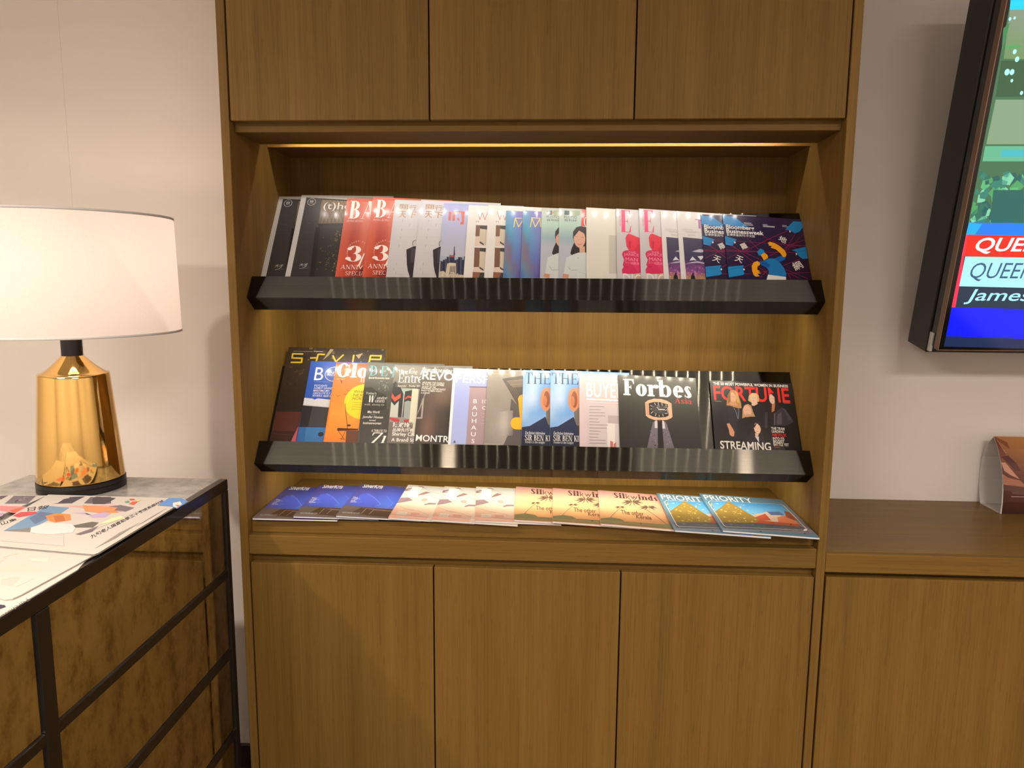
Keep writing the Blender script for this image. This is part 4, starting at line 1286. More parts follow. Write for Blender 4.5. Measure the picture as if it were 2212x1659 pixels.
  ('l','6c564c',12,[545,1391,413,1030,208,381]),
  ('t','The other','5a4038',540,858,1103,1193,''),
  ('t','Kerala','5a4038',896,610,1267,899,''),
  ('p','80805c',[10,375,279,516,496,458,596,302,2,67]),
  ('p','8a7a58',[4,123,668,298,1751,336,1752,52,1,11]),
  ('p','80805c',[1199,192,1761,416,1749,84,1225,89]),
  ('e','4a3a30',969,220,23,56,0),
 ]),
 '3P': ('5c8098', [
  ('g',['4f86a4','5a7a8c','8a7a82','7a90a4'],[-16,2870,2243,3035,2208,311,3,6]),
  ('g',['3a92d4','2f8ad0','7ac0e6','8ac8e8'],[170,2364,2049,2496,2088,1102,89,908]),
  ('p','d0b8a8',[869,1273,1521,1774,1760,1551,1755,1022,980,836]),
  ('p','c05a40',[1034,1195,1395,1583,1399,1051,996,897]),
  ('p','d07858',[1626,1339,1921,1591,2050,923,1526,854]),
  ('p','8a4a40',[1976,1974,2101,1818,2088,1102,1865,1397]),
  ('p','4a6aa0',[1480,1764,1806,1844,1881,1581,1520,1492]),
  ('p','b8543c',[1017,982,2011,914,1996,634,950,717]),
  ('p','9a8040',[661,2449,66,1340,129,576,956,741,1104,1038]),
  ('b',['d8b850','e8d080','b89038','f0e0a0','8a7434'],104,626,1110,2271,70,40,61),
  ('p','58606c',[35,554,956,741,2064,738,2068,415,77,161]),
  ('b',['4a4e5a','7a828c','3a3e48'],95,80,2089,933,30,40,62),
  ('l','f0f0ee',16,[170,2364,2036,2519,2096,2455,2100,572,2033,471,138,282,106,383,89,2209,170,2364]),
  ('t','PRIORITY','f0f4f6',67,2445,1326,2898,'b'),
  ('p','eceae6',[2036,557,2127,600,2060,434,1977,415]),
 ]),
 'TV': ('0a0a0c', [
  ('p','3f6b4a',[92,8037,4882,7984,5922,3201,134,3219]),
  ('p','00c8f8',[-23,8592,3542,8547,3763,7777,114,7841]),
  ('g',['7f8f78','8a9a80','a89868','6a8a58'],[114,7838,3769,7754,4048,6781,192,6850]),
  ('p','2f5638',[148,6811,4037,6820,4252,6071,182,6053]),
  ('p','4f9a58',[165,7123,429,7140,586,7080,181,7045]),
  ('p','3a8050',[169,7584,144,7220,115,6968,50,7470]),
  ('e','a8f4ec',153,7660,28,36,0),
  ('e','a8f4ec',250,7678,25,31,0),
  ('e','a8f4ec',398,6994,42,51,0),
  ('e','a8f4ec',484,6838,46,58,0),
  ('e','a8f4ec',323,6573,55,69,0),
  ('e','a8f4ec',432,6572,50,63,0),
  ('e','a8f4ec',466,6393,29,37,0),
  ('e','a8f4ec',736,6131,34,43,0),
  ('p','7f9a78',[195,5992,4280,5971,4556,5011,182,5021]),
  ('p','5fae88',[169,4979,4567,4969,4664,4633,174,4639]),
  ('p','3fb0b8',[553,4894,4579,4927,4639,4718,562,4745]),
  ('b',['2a6a58','4a9a60','1f5a58','58b070','2f7a6a','7ac8a0'],148,3208,1384,4410,70,160,71),
  ('p','1f5f58',[558,3986,1255,3987,1426,3211,651,3209]),
  ('p','0a78ff',[144,3226,5928,3178,6029,2845,132,2934]),
  ('p','10a4ff',[144,3226,460,3190,340,2933,132,2937]),
  ('p','ff2414',[133,2932,6026,2856,6188,2319,129,2416]),
  ('p','ff3050',[133,2932,171,2916,227,1667,229,1128,133,1132]),
  ('p','a8f2f8',[217,2406,6188,2319,6419,1554,216,1667]),
  ('p','1b3044',[216,1667,6419,1554,6581,1016,224,1128]),
  ('p','0014ff',[133,1132,6581,1016,6823,215,138,380]),
  ('p','16284e',[138,380,6823,215,6908,-66,133,106]),
  ('t','QUEEN','fff4fa',417,2470,2301,2866,'Bi'),
  ('t','QUEEN','38587a',417,1794,1999,2256,'i'),
  ('t','James','a4eef8',409,1212,1998,1597,'bi'),
 ]),
 'CARD': ('c8c4c0', [
  ('g',['b07a4e','d09056','8a4c34','5a2c22'],[-355,2199,1862,2238,2002,981,-63,1120]),
  ('g',['5a2c22','8a4c34','3a1c18','3a1c18'],[-63,1120,2002,981,2115,-40,38,-90]),
  ('p','2a1a1a',[-338,2199,-98,2186,-79,1988,-133,1843,-198,1806]),
  ('p','7a4432',[-133,1843,-82,2024,54,2027,150,1740,195,1633,5,1484,-1,1194,-66,1156]),
  ('p','8a5038',[-95,2150,303,1923,321,1744,23,1990]),
  ('p','5a2e2c',[32,1557,233,1597,425,1384,512,1204,358,1201]),
  ('p','c8907a',[-5,1412,114,1414,448,985,215,1089,67,1195]),
  ('p','a86a54',[-45,1120,154,1015,469,949,658,770,0,829]),
  ('p','6a4a44',[224,651,668,679,681,551,266,579]),
  ('l','c8b8b0',13,[239,501,857,507]),
  ('l','d8b090',10,[51,1973,133,1740,185,1651]),
 ]),
 'N0': ('e6dccf', [
  ('p','d08a8a',[1962,5488,2559,5474,2669,5033,2211,5165]),
  ('p','c8705a',[2378,5205,2464,5381,2544,5444,2615,5056]),
  ('p','b09ab8',[2312,5034,2396,5040,2500,4859,2488,4805]),
  ('p','6a626a',[1430,6180,1588,6224,1648,5945,1635,5913]),
  ('p','7a727a',[1951,5635,1730,6202,2221,6225,2434,5670]),
  ('b',['5a525a','9a929a','8a7a78'],2023,5699,2150,6138,26,50,81),
  ('l','8a8480',8,[2461,5943,2449,6255]),
 ]),
 'N1': ('e6dccf', [
  ('p','5a5460',[2997,5647,3073,5711,3020,5980,3086,6078,3046,6138,3350,6223,3363,5944,3391,5705]),
  ('p','6e686c',[3637,5723,3498,6171,3934,6222,4213,5765,4112,5698]),
  ('b',['4a444c','8e868c','7a6e6c'],3743,5731,3951,6173,24,40,82),
  ('p','7896b4',[3215,3949,2981,5499,3524,5423,3625,4932,3639,4466,3647,4170,3779,3919]),
  ('p','6a7a98',[3186,4689,3110,5113,3453,5028,3532,4714,3545,4359]),
  ('p','84827c',[3215,3949,3600,4167,3795,3920]),
  ('p','d8a2a0',[3259,5519,4409,5661,4731,5425,4757,5231,4280,5142,3731,5438]),
  ('p','dc9060',[3974,5370,4388,5486,4737,5175,4363,5093]),
  ('p','b8a6c8',[3790,5079,4026,5124,4391,4828,4640,4846,4616,5111,4399,5205,4294,4980]),
  ('p','cf8c5a',[3393,4862,3521,5033,3825,5000,4076,4649,3865,4482,3668,4569]),
  ('p','b8744a',[3560,4874,3743,4914,3995,4592,3839,4520]),
  ('p','6e6a66',[4316,4340,4548,4581,4709,4542,4776,4250,4442,4227]),
  ('p','e8dcb0',[4769,4446,4803,4805,4895,4970,5084,4825,4904,4556]),
  ('p','7a7276',[4679,3867,4829,4351,4905,4022,4801,3830]),
  ('p','d6d2ce',[3600,4167,3703,4470,4253,4409,4442,4227,4574,3952,4277,3838,4091,3825,3780,3896]),
  ('p','c6bfbb',[3548,3431,4463,3852,4860,3266,3548,3431]),
  ('p','c85a60',[2745,4816,2740,5058,3017,5106,3117,5004,3044,4837,2928,4734]),
  ('q','日報','3a3436',[2662,5361,3012,5559,3115,5308,2856,5094],''),
  ('q','山東','3a3436',[2760,4454,2923,4671,3029,4575,2956,4243],''),
  ('p','7c747a',[4488,5659,4877,5496,4843,5241,4397,5342,4308,5541]),
  ('p','d8936a',[3691,5601,4524,5488,4578,5222,4362,5140,4017,5181]),
  ('p','5a5458',[3615,6065,3611,6214,4090,6137,4111,5990,4068,5699,3857,5683]),
  ('p','6a92cc',[5273,5681,5239,6221,5531,6224,5776,6003,5794,5494,5592,5634]),
  ('p','e8dccc',[5510,5875,5605,5990,5736,5820,5752,5577,5634,5637]),
  ('p','d8705a',[5623,5741,5729,5749,5756,5612]),
  ('p','d06a50',[4616,5739,4601,5917,4708,5924,4761,5679]),
  ('p','c8604a',[4413,6086,4511,6112,4594,6026,4518,5983]),
  ('p','6aa080',[4430,5904,4475,5980,4577,5843,4513,5802]),
  ('p','d8c468',[4603,5990,4722,6017,4728,5890]),
  ('q','九旬老人捐資助學三十載情系鄉村娃','3c3838',[4992,3809,5155,6104,5263,5965,5127,3658],'b'),
  ('l','9a948e',9,[5495,3196,5455,4035]),
  ('l','9a948e',9,[5503,3271,5463,4120]),
  ('l','9a948e',9,[5511,3347,5472,4206]),
  ('l','9a948e',9,[5520,3424,5481,4293]),
  ('l','9a948e',9,[5528,3502,5489,4382]),
  ('l','9a948e',9,[5537,3581,5498,4471]),
  ('l','9a948e',9,[5545,3660,5507,4561]),
  ('l','a8a29c',8,[5563,4358,5547,4967]),
  ('l','a8a29c',8,[5566,4476,5549,5095]),
  ('l','a8a29c',8,[5569,4596,5552,5226]),
  ('l','a8a29c',8,[5571,4718,5555,5359]),
  ('l','a8a29c',8,[5574,4842,5558,5494]),
  ('l','8a8480',7,[4853,3965,5210,5817]),
 ]),
 'N2': ('e6dccf', [
  ('p','cfc0b4',[4377,2348,4364,2489,4692,2536,5033,2487,5133,2214,4778,2190,4479,2215]),
  ('p','c8bab0',[4758,1877,4862,2016,4992,2002,5115,1667,4898,1695]),
  ('l','b0a59c',9,[5195,1631,5246,1953]),
  ('l','b8ada4',8,[4184,2599,4178,2772]),
  ('l','b0a59c',8,[4094,2792,4210,2992]),
  ('p','d6c8bc',[4540,2797,4894,2821,5008,2630,4681,2657]),
 ]),
 'N3': ('e6dccf', [
  ('p','4a4450',[5274,1091,5445,1056,5508,996,5473,920,5463,848]),
  ('q','Purchased','6a605a',[5698,1252,5713,577,5631,657,5599,1293],''),
 ]),
}

# ------------------------------------------------------------------ lettering
FONT_CACHE = {}
def sans_mesh(text, bold):
    k = (text, bold)
    if k in FONT_CACHE:
        return FONT_CACHE[k]
    c = bpy.data.curves.new('lettering', 'FONT')
    c.body = text
    c.resolution_u = 3
    cjk = any(ord(q) > 0x2E80 for q in text)
    c.offset = {0: 0.0, 1: 0.008, 2: 0.018}[bold] * (0.6 if cjk else 1.0)
    o = bpy.data.objects.new('lettering', c)
    me = bpy.data.meshes.new_from_object(o)
    vs = [(v.co.x, v.co.y) for v in me.vertices]
    fs = [tuple(p.vertices) for p in me.polygons]
    bpy.data.objects.remove(o); bpy.data.curves.remove(c); bpy.data.meshes.remove(me)
    FONT_CACHE[k] = (vs, fs)
    return vs, fs
def serif_glyph(ch, st, ha):
    P = []
    def R(x0, y0, x1, y1): P.append([(x0, y0), (x1, y0), (x1, y1), (x0, y1)])
    def Q(*p): P.append(list(p))
    def A(cx, cy, rx, ry, tx, ty, a0, a1, n=20):
        for i in range(n):
            q = []
            for a, inn in ((a0 + (a1 - a0) * i / n, 0), (a0 + (a1 - a0) * (i + 1) / n, 0), (a0 + (a1 - a0) * (i + 1) / n, 1), (a0 + (a1 - a0) * i / n, 1)):
                a = math.radians(a)
                q.append((cx + (rx - tx * inn) * math.cos(a), cy + (ry - ty * inn) * math.sin(a)))
            P.append(q)
    def stem(x, y0, y1, foot=True, head=True, k=0.09):
        R(x, y0, x + st, y1)
        if foot: R(x - k, y0, x + st + k, y0 + ha)
        if head: R(x - k, y1 - ha, x + st + k, y1)
    def D(xa, ya, xb, yb, w): Q((xa, ya), (xa + w, ya), (xb + w, yb), (xb, yb))
    adv = 0.8
    xh = 0.70
    if ch in 'FE':
        stem(0.09, 0, 1); R(0, 1 - ha, 0.68, 1); Q((0.56, 1 - ha), (0.68, 1), (0.70, 0.70), (0.66, 0.70))
        R(0.09 + st, 0.5 - ha / 2, 0.50, 0.5 + ha / 2); Q((0.44, 0.5), (0.51, 0.65), (0.51, 0.35))
        if ch == 'E':
            R(0, 0, 0.70, ha); Q((0.58, ha), (0.70, 0), (0.74, 0.30), (0.70, 0.30))
        adv = 0.80
    elif ch == 'T':
        x = 0.40 - st / 2; stem(x, 0, 1, True, False); R(0, 1 - ha, 0.80, 1)
        Q((0, 1), (0.12, 1 - ha), (0.035, 0.70), (0, 0.70)); Q((0.80, 1), (0.68, 1 - ha), (0.765, 0.70), (0.80, 0.70)); adv = 0.88
    elif ch == 'H':
        stem(0.09, 0, 1); stem(0.62, 0, 1); R(0.09 + st, 0.5 - ha / 2, 0.62, 0.5 + ha / 2); adv = 0.82 + st
    elif ch in 'BRP':
        stem(0.09, 0, 1)
        A(0.09 + st, 0.745, 0.34, 0.255, st, ha, -90, 90)
        R(0.09, 1 - ha, 0.12 + st, 1); R(0.09, 0.49, 0.12 + st, 0.49 + ha)
        if ch == 'B':
            A(0.09 + st, 0.265, 0.40, 0.265, st, ha, -90, 90); R(0.09, 0, 0.12 + st, ha)
        if ch == 'R':
            D(0.24 + st * 0.6, 0.49, 0.50, 0, st * 0.95); R(0.45, 0, 0.62 + st, ha)
        adv = 0.62 + st
    elif ch == 'I':
        stem(0.09, 0, 1); adv = 0.24 + st
    elif ch == 'L':
        stem(0.09, 0, 1); R(0.09, 0, 0.64, ha); Q((0.52, ha), (0.64, 0), (0.67, 0.30), (0.63, 0.30)); adv = 0.74
    elif ch == 'N':
        D(0.09, 1, 0.62 - st * 0.2, 0, st); R(0.10, 0, 0.10 + ha, 1); R(0.62 + st * 0.5, 0, 0.62 + st * 0.5 + ha, 1); R(0, 0, 0.24, ha); R(0, 1 - ha, 0.2, 1); R(0.54 + st * 0.5, 1 - ha, 0.78 + st * 0.5, 1); adv = 0.86 + st * 0.5
    elif ch == 'A':
        D(0.06, 0, 0.40, 1, ha * 1.2); D(0.62, 0, 0.34, 1, st); R(0.17, 0.32, 0.66, 0.32 + ha); R(-0.02, 0, 0.20, ha); R(0.52, 0, 0.74 + st, ha); adv = 0.80 + st * 0.7
    elif ch == 'K':
        stem(0.09, 0, 1); D(0.09 + st, 0.42, 0.60, 1, ha * 1.3); D(0.52, 0, 0.20 + st, 0.55, st); R(0.44, 0, 0.66 + st, ha); R(0.48, 1 - ha, 0.76, 1); adv = 0.70 + st
    elif ch == 'W' or ch == 'M':
        f = (lambda y: y) if ch == 'W' else (lambda y: 1 - y)
        D(0.05, f(1), 0.30, f(0), st); D(0.32 + st * 0.3, f(0), 0.52, f(1), ha * 1.3); D(0.47, f(1), 0.72, f(0), st); D(0.74 + st * 0.3, f(0), 0.98, f(1), ha * 1.3)
        R(-0.05, f(1) - (ha if ch == 'W' else 0), 0.14 + st, f(1) + (0 if ch == 'W' else ha)); R(0.88, f(1) - (ha if ch == 'W' else 0), 1.10, f(1) + (0 if ch == 'W' else ha)); adv = 1.10
    elif ch in 'GCO':
        A(0.45, 0.5, 0.43, 0.51, st, ha, {'G': 40, 'C': 40, 'O': 0}[ch], {'G': 335, 'C': 320, 'O': 360}[ch], 32)
        if ch == 'G':
            R(0.86 - st, 0.10, 0.86, 0.44); R(0.60, 0.44 - ha, 0.94, 0.44); Q((0.76, 0.80), (0.84, 0.98), (0.84, 0.66))
        adv = 0.95
    elif ch == 'S' or ch == 's':
        k = 1.0 if ch == 'S' else xh
        t = st * 0.95
        A(0.34 * k, 0.745 * k, 0.29 * k, 0.27 * k, t, ha * 1.1, 35, 190, 14); A(0.36 * k, 0.255 * k, 0.31 * k, 0.27 * k, t, ha * 1.1, -145, 10, 14)
        Q((0.05 * k, 0.70 * k), (0.05 * k + t, 0.70 * k + 0.03), (0.67 * k, 0.30 * k), (0.67 * k - t, 0.28 * k - 0.02))
        Q((0.52 * k, 0.84 * k), (0.61 * k, 0.99 * k), (0.61 * k, 0.70 * k)); Q((0.14 * k, 0.17 * k), (0.05 * k, 0.0), (0.05 * k, 0.30 * k)); adv = 0.72 * k + 0.04
    elif ch == 'o':
        A(0.35, xh / 2, 0.35, xh / 2 + 0.02, st * 1.05, ha, 0, 360, 32); adv = 0.73
    elif ch == 'e':
        A(0.33, xh / 2, 0.33, xh / 2 + 0.02, st * 1.05, ha, 0, 318, 30); R(0.10, xh / 2 - ha * 0.4, 0.655, xh / 2 + ha * 0.8); adv = 0.70
    elif ch == 'c':
        A(0.33, xh / 2, 0.33, xh / 2 + 0.02, st * 1.05, ha, 45, 318, 30); adv = 0.66
    elif ch in 'bdpq':
        if ch == 'b':
            stem(0.07, 0, 1.02, False, False); R(-0.02, 1.02 - ha, 0.10, 1.02); A(0.09 + st + 0.12, xh / 2, 0.36, xh / 2 + 0.02, st, ha, -140, 140, 26); adv = 0.68 + st
        else:
            stem(0.42, 0, 1.02, True, False); R(0.34, 1.02 - ha, 0.45, 1.02); A(0.36, xh / 2, 0.34, xh / 2 + 0.02, st, ha, 40, 320, 26); adv = 0.60 + st
    elif ch == 'r':
        stem(0.09, 0, xh, True, False); R(0, xh - ha, 0.12, xh); A(0.09 + st + 0.17, xh - 0.20, 0.19, 0.22, ha * 1.2, ha * 1.2, 60, 180, 12); A(0.09 + st + 0.22, xh - 0.10, st * 0.62, 0.12, st * 0.62, 0.12, 0, 360, 16); adv = 0.42 + st
    elif ch == 'n' or ch == 'h' or ch == 'u' or ch == 'm':
        stem(0.09, 0, 1.02 if ch == 'h' else xh, True, False); R(0, (1.02 if ch == 'h' else xh) - ha, 0.12, 1.02 if ch == 'h' else xh)
        A(0.30 + st * 0.7, xh - 0.21, 0.24 + st * 0.3, 0.23, st, ha, 0, 170, 14); R(0.54, 0, 0.54 + st, xh - 0.20); R(0.46, 0, 0.62 + st, ha); adv = 0.66 + st
    elif ch == 'l':
        stem(0.09, 0, 1.02, True, False); R(0, 1.02 - ha, 0.12, 1.02); adv = 0.20 + st
    elif ch == 'i':
        stem(0.09, 0, xh, True, False); R(0, xh - ha, 0.12, xh); A(0.09 + st / 2, 0.90, st * 0.62, st * 0.62, st * 0.62, st * 0.62, 0, 360, 16); adv = 0.20 + st
    elif ch == 't':
        R(0.14, 0.08, 0.14 + st, 0.88); A(0.14 + st + 0.10, 0.14, 0.10 + st, 0.16, st * 0.9, ha, 180, 300, 10); R(0, xh - ha, 0.44, xh); adv = 0.40 + st * 0.5
    elif ch == 'a':
        A(0.28, 0.21, 0.27, 0.23, st, ha, 0, 360, 24); stem(0.40, 0, xh * 0.75, False, False); A(0.30, xh * 0.72, 0.10 + st, 0.21, st * 0.9, ha, 0, 165, 14); R(0.40, 0, 0.50 + st, ha); adv = 0.52 + st
    elif ch == 'g':
        A(0.30, 0.42, 0.28, 0.27, st, ha, 0, 360, 24); A(0.30, -0.12, 0.33, 0.17, st * 0.7, ha, 0, 360, 24); R(0.48, 0.62, 0.66, 0.68); adv = 0.66
    elif ch == '3':
        A(0.30, 0.74, 0.28, 0.26, st, ha, -95, 150, 20); A(0.30, 0.26, 0.33, 0.27, st, ha, -150, 95, 20); A(0.10, 0.80, st * 0.5, 0.09, st * 0.5, 0.09, 0, 360, 12); A(0.08, 0.18, st * 0.55, 0.10, st * 0.55, 0.10, 0, 360, 12); adv = 0.68
    elif ch == '1':
        stem(0.14, 0, 1, True, False); Q((0.0, 0.84), (0.14, 0.90), (0.14 + st, 1.0), (0.14, 1.0)); adv = 0.30 + st
    elif ch == '7':
        R(0.0, 1 - ha * 2.2, 0.62, 1); Q((0.56 - st * 0.2, 1 - ha), (0.62, 1 - ha), (0.30, 0), (0.14, 0)); Q((0, 1), (0.09, 1 - ha * 2), (0.03, 0.70), (0, 0.70)); adv = 0.66
    elif ch == ' ':
        adv = 0.4
    else:
        return None, 0
    return P, adv
def serif_mesh(text, st, ha):
    vs, fs, x = [], [], 0.0
    for ch in text:
        P, adv = serif_glyph(ch, st, ha)
        if P is None:
            v2, f2 = sans_mesh(ch, 0)
            if v2:
                k = 1 / 0.73
                n = len(vs); vs += [(x + a * k, b * k) for a, b in v2]; fs += [tuple(i + n for i in f) for f in f2]
                adv = max(a for a, b in v2) * k + 0.08
            else:
                adv = 0.4
        else:
            for q in P:
                ar = sum(q[i][0] * q[(i + 1) % len(q)][1] - q[(i + 1) % len(q)][0] * q[i][1] for i in range(len(q)))
                if ar < 0:
                    q = q[::-1]
                n = len(vs); vs += [(x + a, b) for a, b in q]; fs.append(tuple(range(n, n + len(q))))
        x += adv
    return vs, fs
def text_mesh(text, st):
    """unit lettering: style letters s=serif S=heavy serif D=high contrast, b/B=bold, i=slanted, r/l=turned, v=stacked"""
    if 'v' in st:
        vs, fs = [], []
        for i, ch in enumerate(text):
            a, f = text_mesh(ch, st.replace('v', ''))
            w = max(p[0] for p in a); x0 = min(p[0] for p in a); n = len(vs)
            vs += [(p[0] - (x0 + w) / 2, p[1] - i * 1.12) for p in a]; fs += [tuple(k + n for k in q) for q in f]
    elif 'S' in st: vs, fs = serif_mesh(text, 0.27, 0.085)
    elif 'D' in st: vs, fs = serif_mesh(text, 0.21, 0.028)
    elif 's' in st: vs, fs = serif_mesh(text, 0.125, 0.045)
    else: vs, fs = sans_mesh(text, 2 if 'B' in st else 1 if 'b' in st else 0)
    if 'i' in st: vs = [(x + 0.22 * y, y) for x, y in vs]
    if 'r' in st: vs = [(y, -x) for x, y in vs]
    if 'l' in st: vs = [(-y, x) for x, y in vs]
    return vs, fs

# ------------------------------------------------------------------ printed artwork
def in_rgb(h):
    return rgb(h)
def draw(prims, w, h, z0, dz=0.00002):
    """returns (picture, lettering) mesh builders for a page of w x h metres"""
    pic, let = MB(), MB()
    K = 1e-4
    def cl(x, y):
        return min(max(x, 0.0002), w - 0.0002), min(max(y, 0.0002), h - 0.0002)
    ctr = [0]
    for i, p in enumerate(prims):
        z = z0 + (i + 1) * dz
        t = p[0]
        def fc(mb, pts, c):
            q = [cl(a, b) for a, b in pts]
            ar = sum(q[j][0] * q[(j + 1) % len(q)][1] - q[(j + 1) % len(q)][0] * q[j][1] for j in range(len(q)))
            if abs(ar) < 1e-10:
                return
            if ar < 0:
                q = q[::-1]
                if isinstance(c[0], (tuple, list)): c = c[::-1]
            ctr[0] += 1
            zz = z + (ctr[0] % 8) * 2e-6
            mb.face([(a, b, zz) for a, b in q], c)
        if t in 'pg':
            L = p[2]; pts = [(L[j] * K, L[j + 1] * K) for j in range(0, len(L), 2)]
            fc(pic, pts, in_rgb(p[1]) if t == 'p' else [in_rgb(c) for c in p[1]])
        elif t == 'm':
            nx, ny, cs, L = p[1], p[2], [in_rgb(c) for c in p[3].split()], [v * K for v in p[4]]
            TL, TR, BR, BL = [(L[j], L[j + 1]) for j in (0, 2, 4, 6)]
            S = 3
            gx, gy = (nx - 1) * S, (ny - 1) * S
            def at(u, v):
                return tuple((TL[j] * (1 - u) + TR[j] * u) * (1 - v) + (BL[j] * (1 - u) + BR[j] * u) * v for j in (0, 1))
            def cg(u, v):
                fu, fv = u * (nx - 1), v * (ny - 1); a, b = min(int(fu), nx - 2), min(int(fv), ny - 2); fu -= a; fv -= b
                fu = fu * fu * (3 - 2 * fu); fv = fv * fv * (3 - 2 * fv)
                q = [cs[b * nx + a], cs[b * nx + a + 1], cs[(b + 1) * nx + a], cs[(b + 1) * nx + a + 1]]
                return tuple((q[0][k] * (1 - fu) + q[1][k] * fu) * (1 - fv) + (q[2][k] * (1 - fu) + q[3][k] * fu) * fv for k in range(4))
            for a in range(gx):
                for b in range(gy):
                    uv = [(a / gx, b / gy), ((a + 1) / gx, b / gy), ((a + 1) / gx, (b + 1) / gy), (a / gx, (b + 1) / gy)]
                    fc(pic, [at(*q) for q in uv], [cg(*q) for q in uv])
        elif t == 'l':
            L = p[3]; pts = [(L[j] * K, L[j + 1] * K) for j in range(0, len(L), 2)]; hw = p[2] * K / 2; c = in_rgb(p[1])
            for a, b in zip(pts, pts[1:]):
                d = math.hypot(b[0] - a[0], b[1] - a[1]) or 1e-9
                ux, uy = (b[0] - a[0]) / d, (b[1] - a[1]) / d
                a2 = (a[0] - ux * hw * 0.4, a[1] - uy * hw * 0.4); b2 = (b[0] + ux * hw * 0.4, b[1] + uy * hw * 0.4)
                fc(pic, [(a2[0] - uy * hw, a2[1] + ux * hw), (b2[0] - uy * hw, b2[1] + ux * hw), (b2[0] + uy * hw, b2[1] - ux * hw), (a2[0] + uy * hw, a2[1] - ux * hw)], c)
        elif t == 'e':
            c = in_rgb(p[1]); cx, cy, rx, ry, th = [v * K for v in p[2:7]]; n = 28
            ring = [(math.cos(2 * math.pi * k / n), math.sin(2 * math.pi * k / n)) for k in range(n)]
            if th == 0:
                fc(pic, [(cx + rx * a, cy + ry * b) for a, b in ring], c)
            else:
                for k in range(n):
                    a, b = ring[k], ring[(k + 1) % n]
                    fc(pic, [(cx + rx * a[0], cy + ry * a[1]), (cx + rx * b[0], cy + ry * b[1]), (cx + (rx - th) * b[0], cy + (ry - th) * b[1]), (cx + (rx - th) * a[0], cy + (ry - th) * a[1])], c)
        elif t == 'b':
            rnd = random.Random(p[8]); x0, y0, x1, y1 = [v * K for v in p[2:6]]; cs = [in_rgb(c) for c in p[1]]
            for k in range(p[6]):
                cx, cy = rnd.uniform(x0, x1), rnd.uniform(y0, y1); r = p[7] * K * rnd.uniform(0.4, 1.0); a0 = rnd.uniform(0, 6.28); n = rnd.choice((4, 5, 6)); kx = rnd.uniform(0.5, 1.2)
                fc(pic, [(min(max(cx + kx * r * math.cos(a0 + 6.283 * j / n), x0), x1), min(max(cy + r * math.sin(a0 + 6.283 * j / n), y0), y1)) for j in range(n)], rnd.choice(cs))
        elif t in 'tq':
            vs, fs = text_mesh(p[1], p[-1])
            if not vs:
                continue
            xa, xb = min(v[0] for v in vs), max(v[0] for v in vs); ya, yb = min(v[1] for v in vs), max(v[1] for v in vs)
            c = in_rgb(p[2])
            if t == 't':
                x0, y0, x1, y1 = [v * K for v in p[3:7]]
                q = [(x0 + (a - xa) / ((xb - xa) or 1) * (x1 - x0), y0 + (b - ya) / ((yb - ya) or 1) * (y1 - y0)) for a, b in vs]
            else:
                L = [v * K for v in p[3]]; TL, TR, BR, BL = [(L[j], L[j + 1]) for j in (0, 2, 4, 6)]
                q = []
                for a, b in vs:
                    u, v = (a - xa) / ((xb - xa) or 1), (b - ya) / ((yb - ya) or 1)
                    q.append(tuple((BL[j] * (1 - u) + BR[j] * u) * (1 - v) + (TL[j] * (1 - u) + TR[j] * u) * v for j in (0, 1)))
            zs = [z] * len(q)
            if 's' in p[-1] or 'S' in p[-1] or 'D' in p[-1]:
                for j, f in enumerate(fs):
                    for k in f: zs[k] = z + (j % 8) * 2e-6
            let.mesh([cl(a, b) + (zz,) for (a, b), zz in zip(q, zs)], fs, c)
    return pic, let
def frame_matrix(o, ex, ey):
    ex, ey = Vector(ex).normalized(), Vector(ey).normalized()
    ez = ex.cross(ey)
    m = Matrix.Identity(4)
    for i in range(3):
        m[i][0], m[i][1], m[i][2], m[i][3] = ex[i], ey[i], ez[i], o[i]
    return m

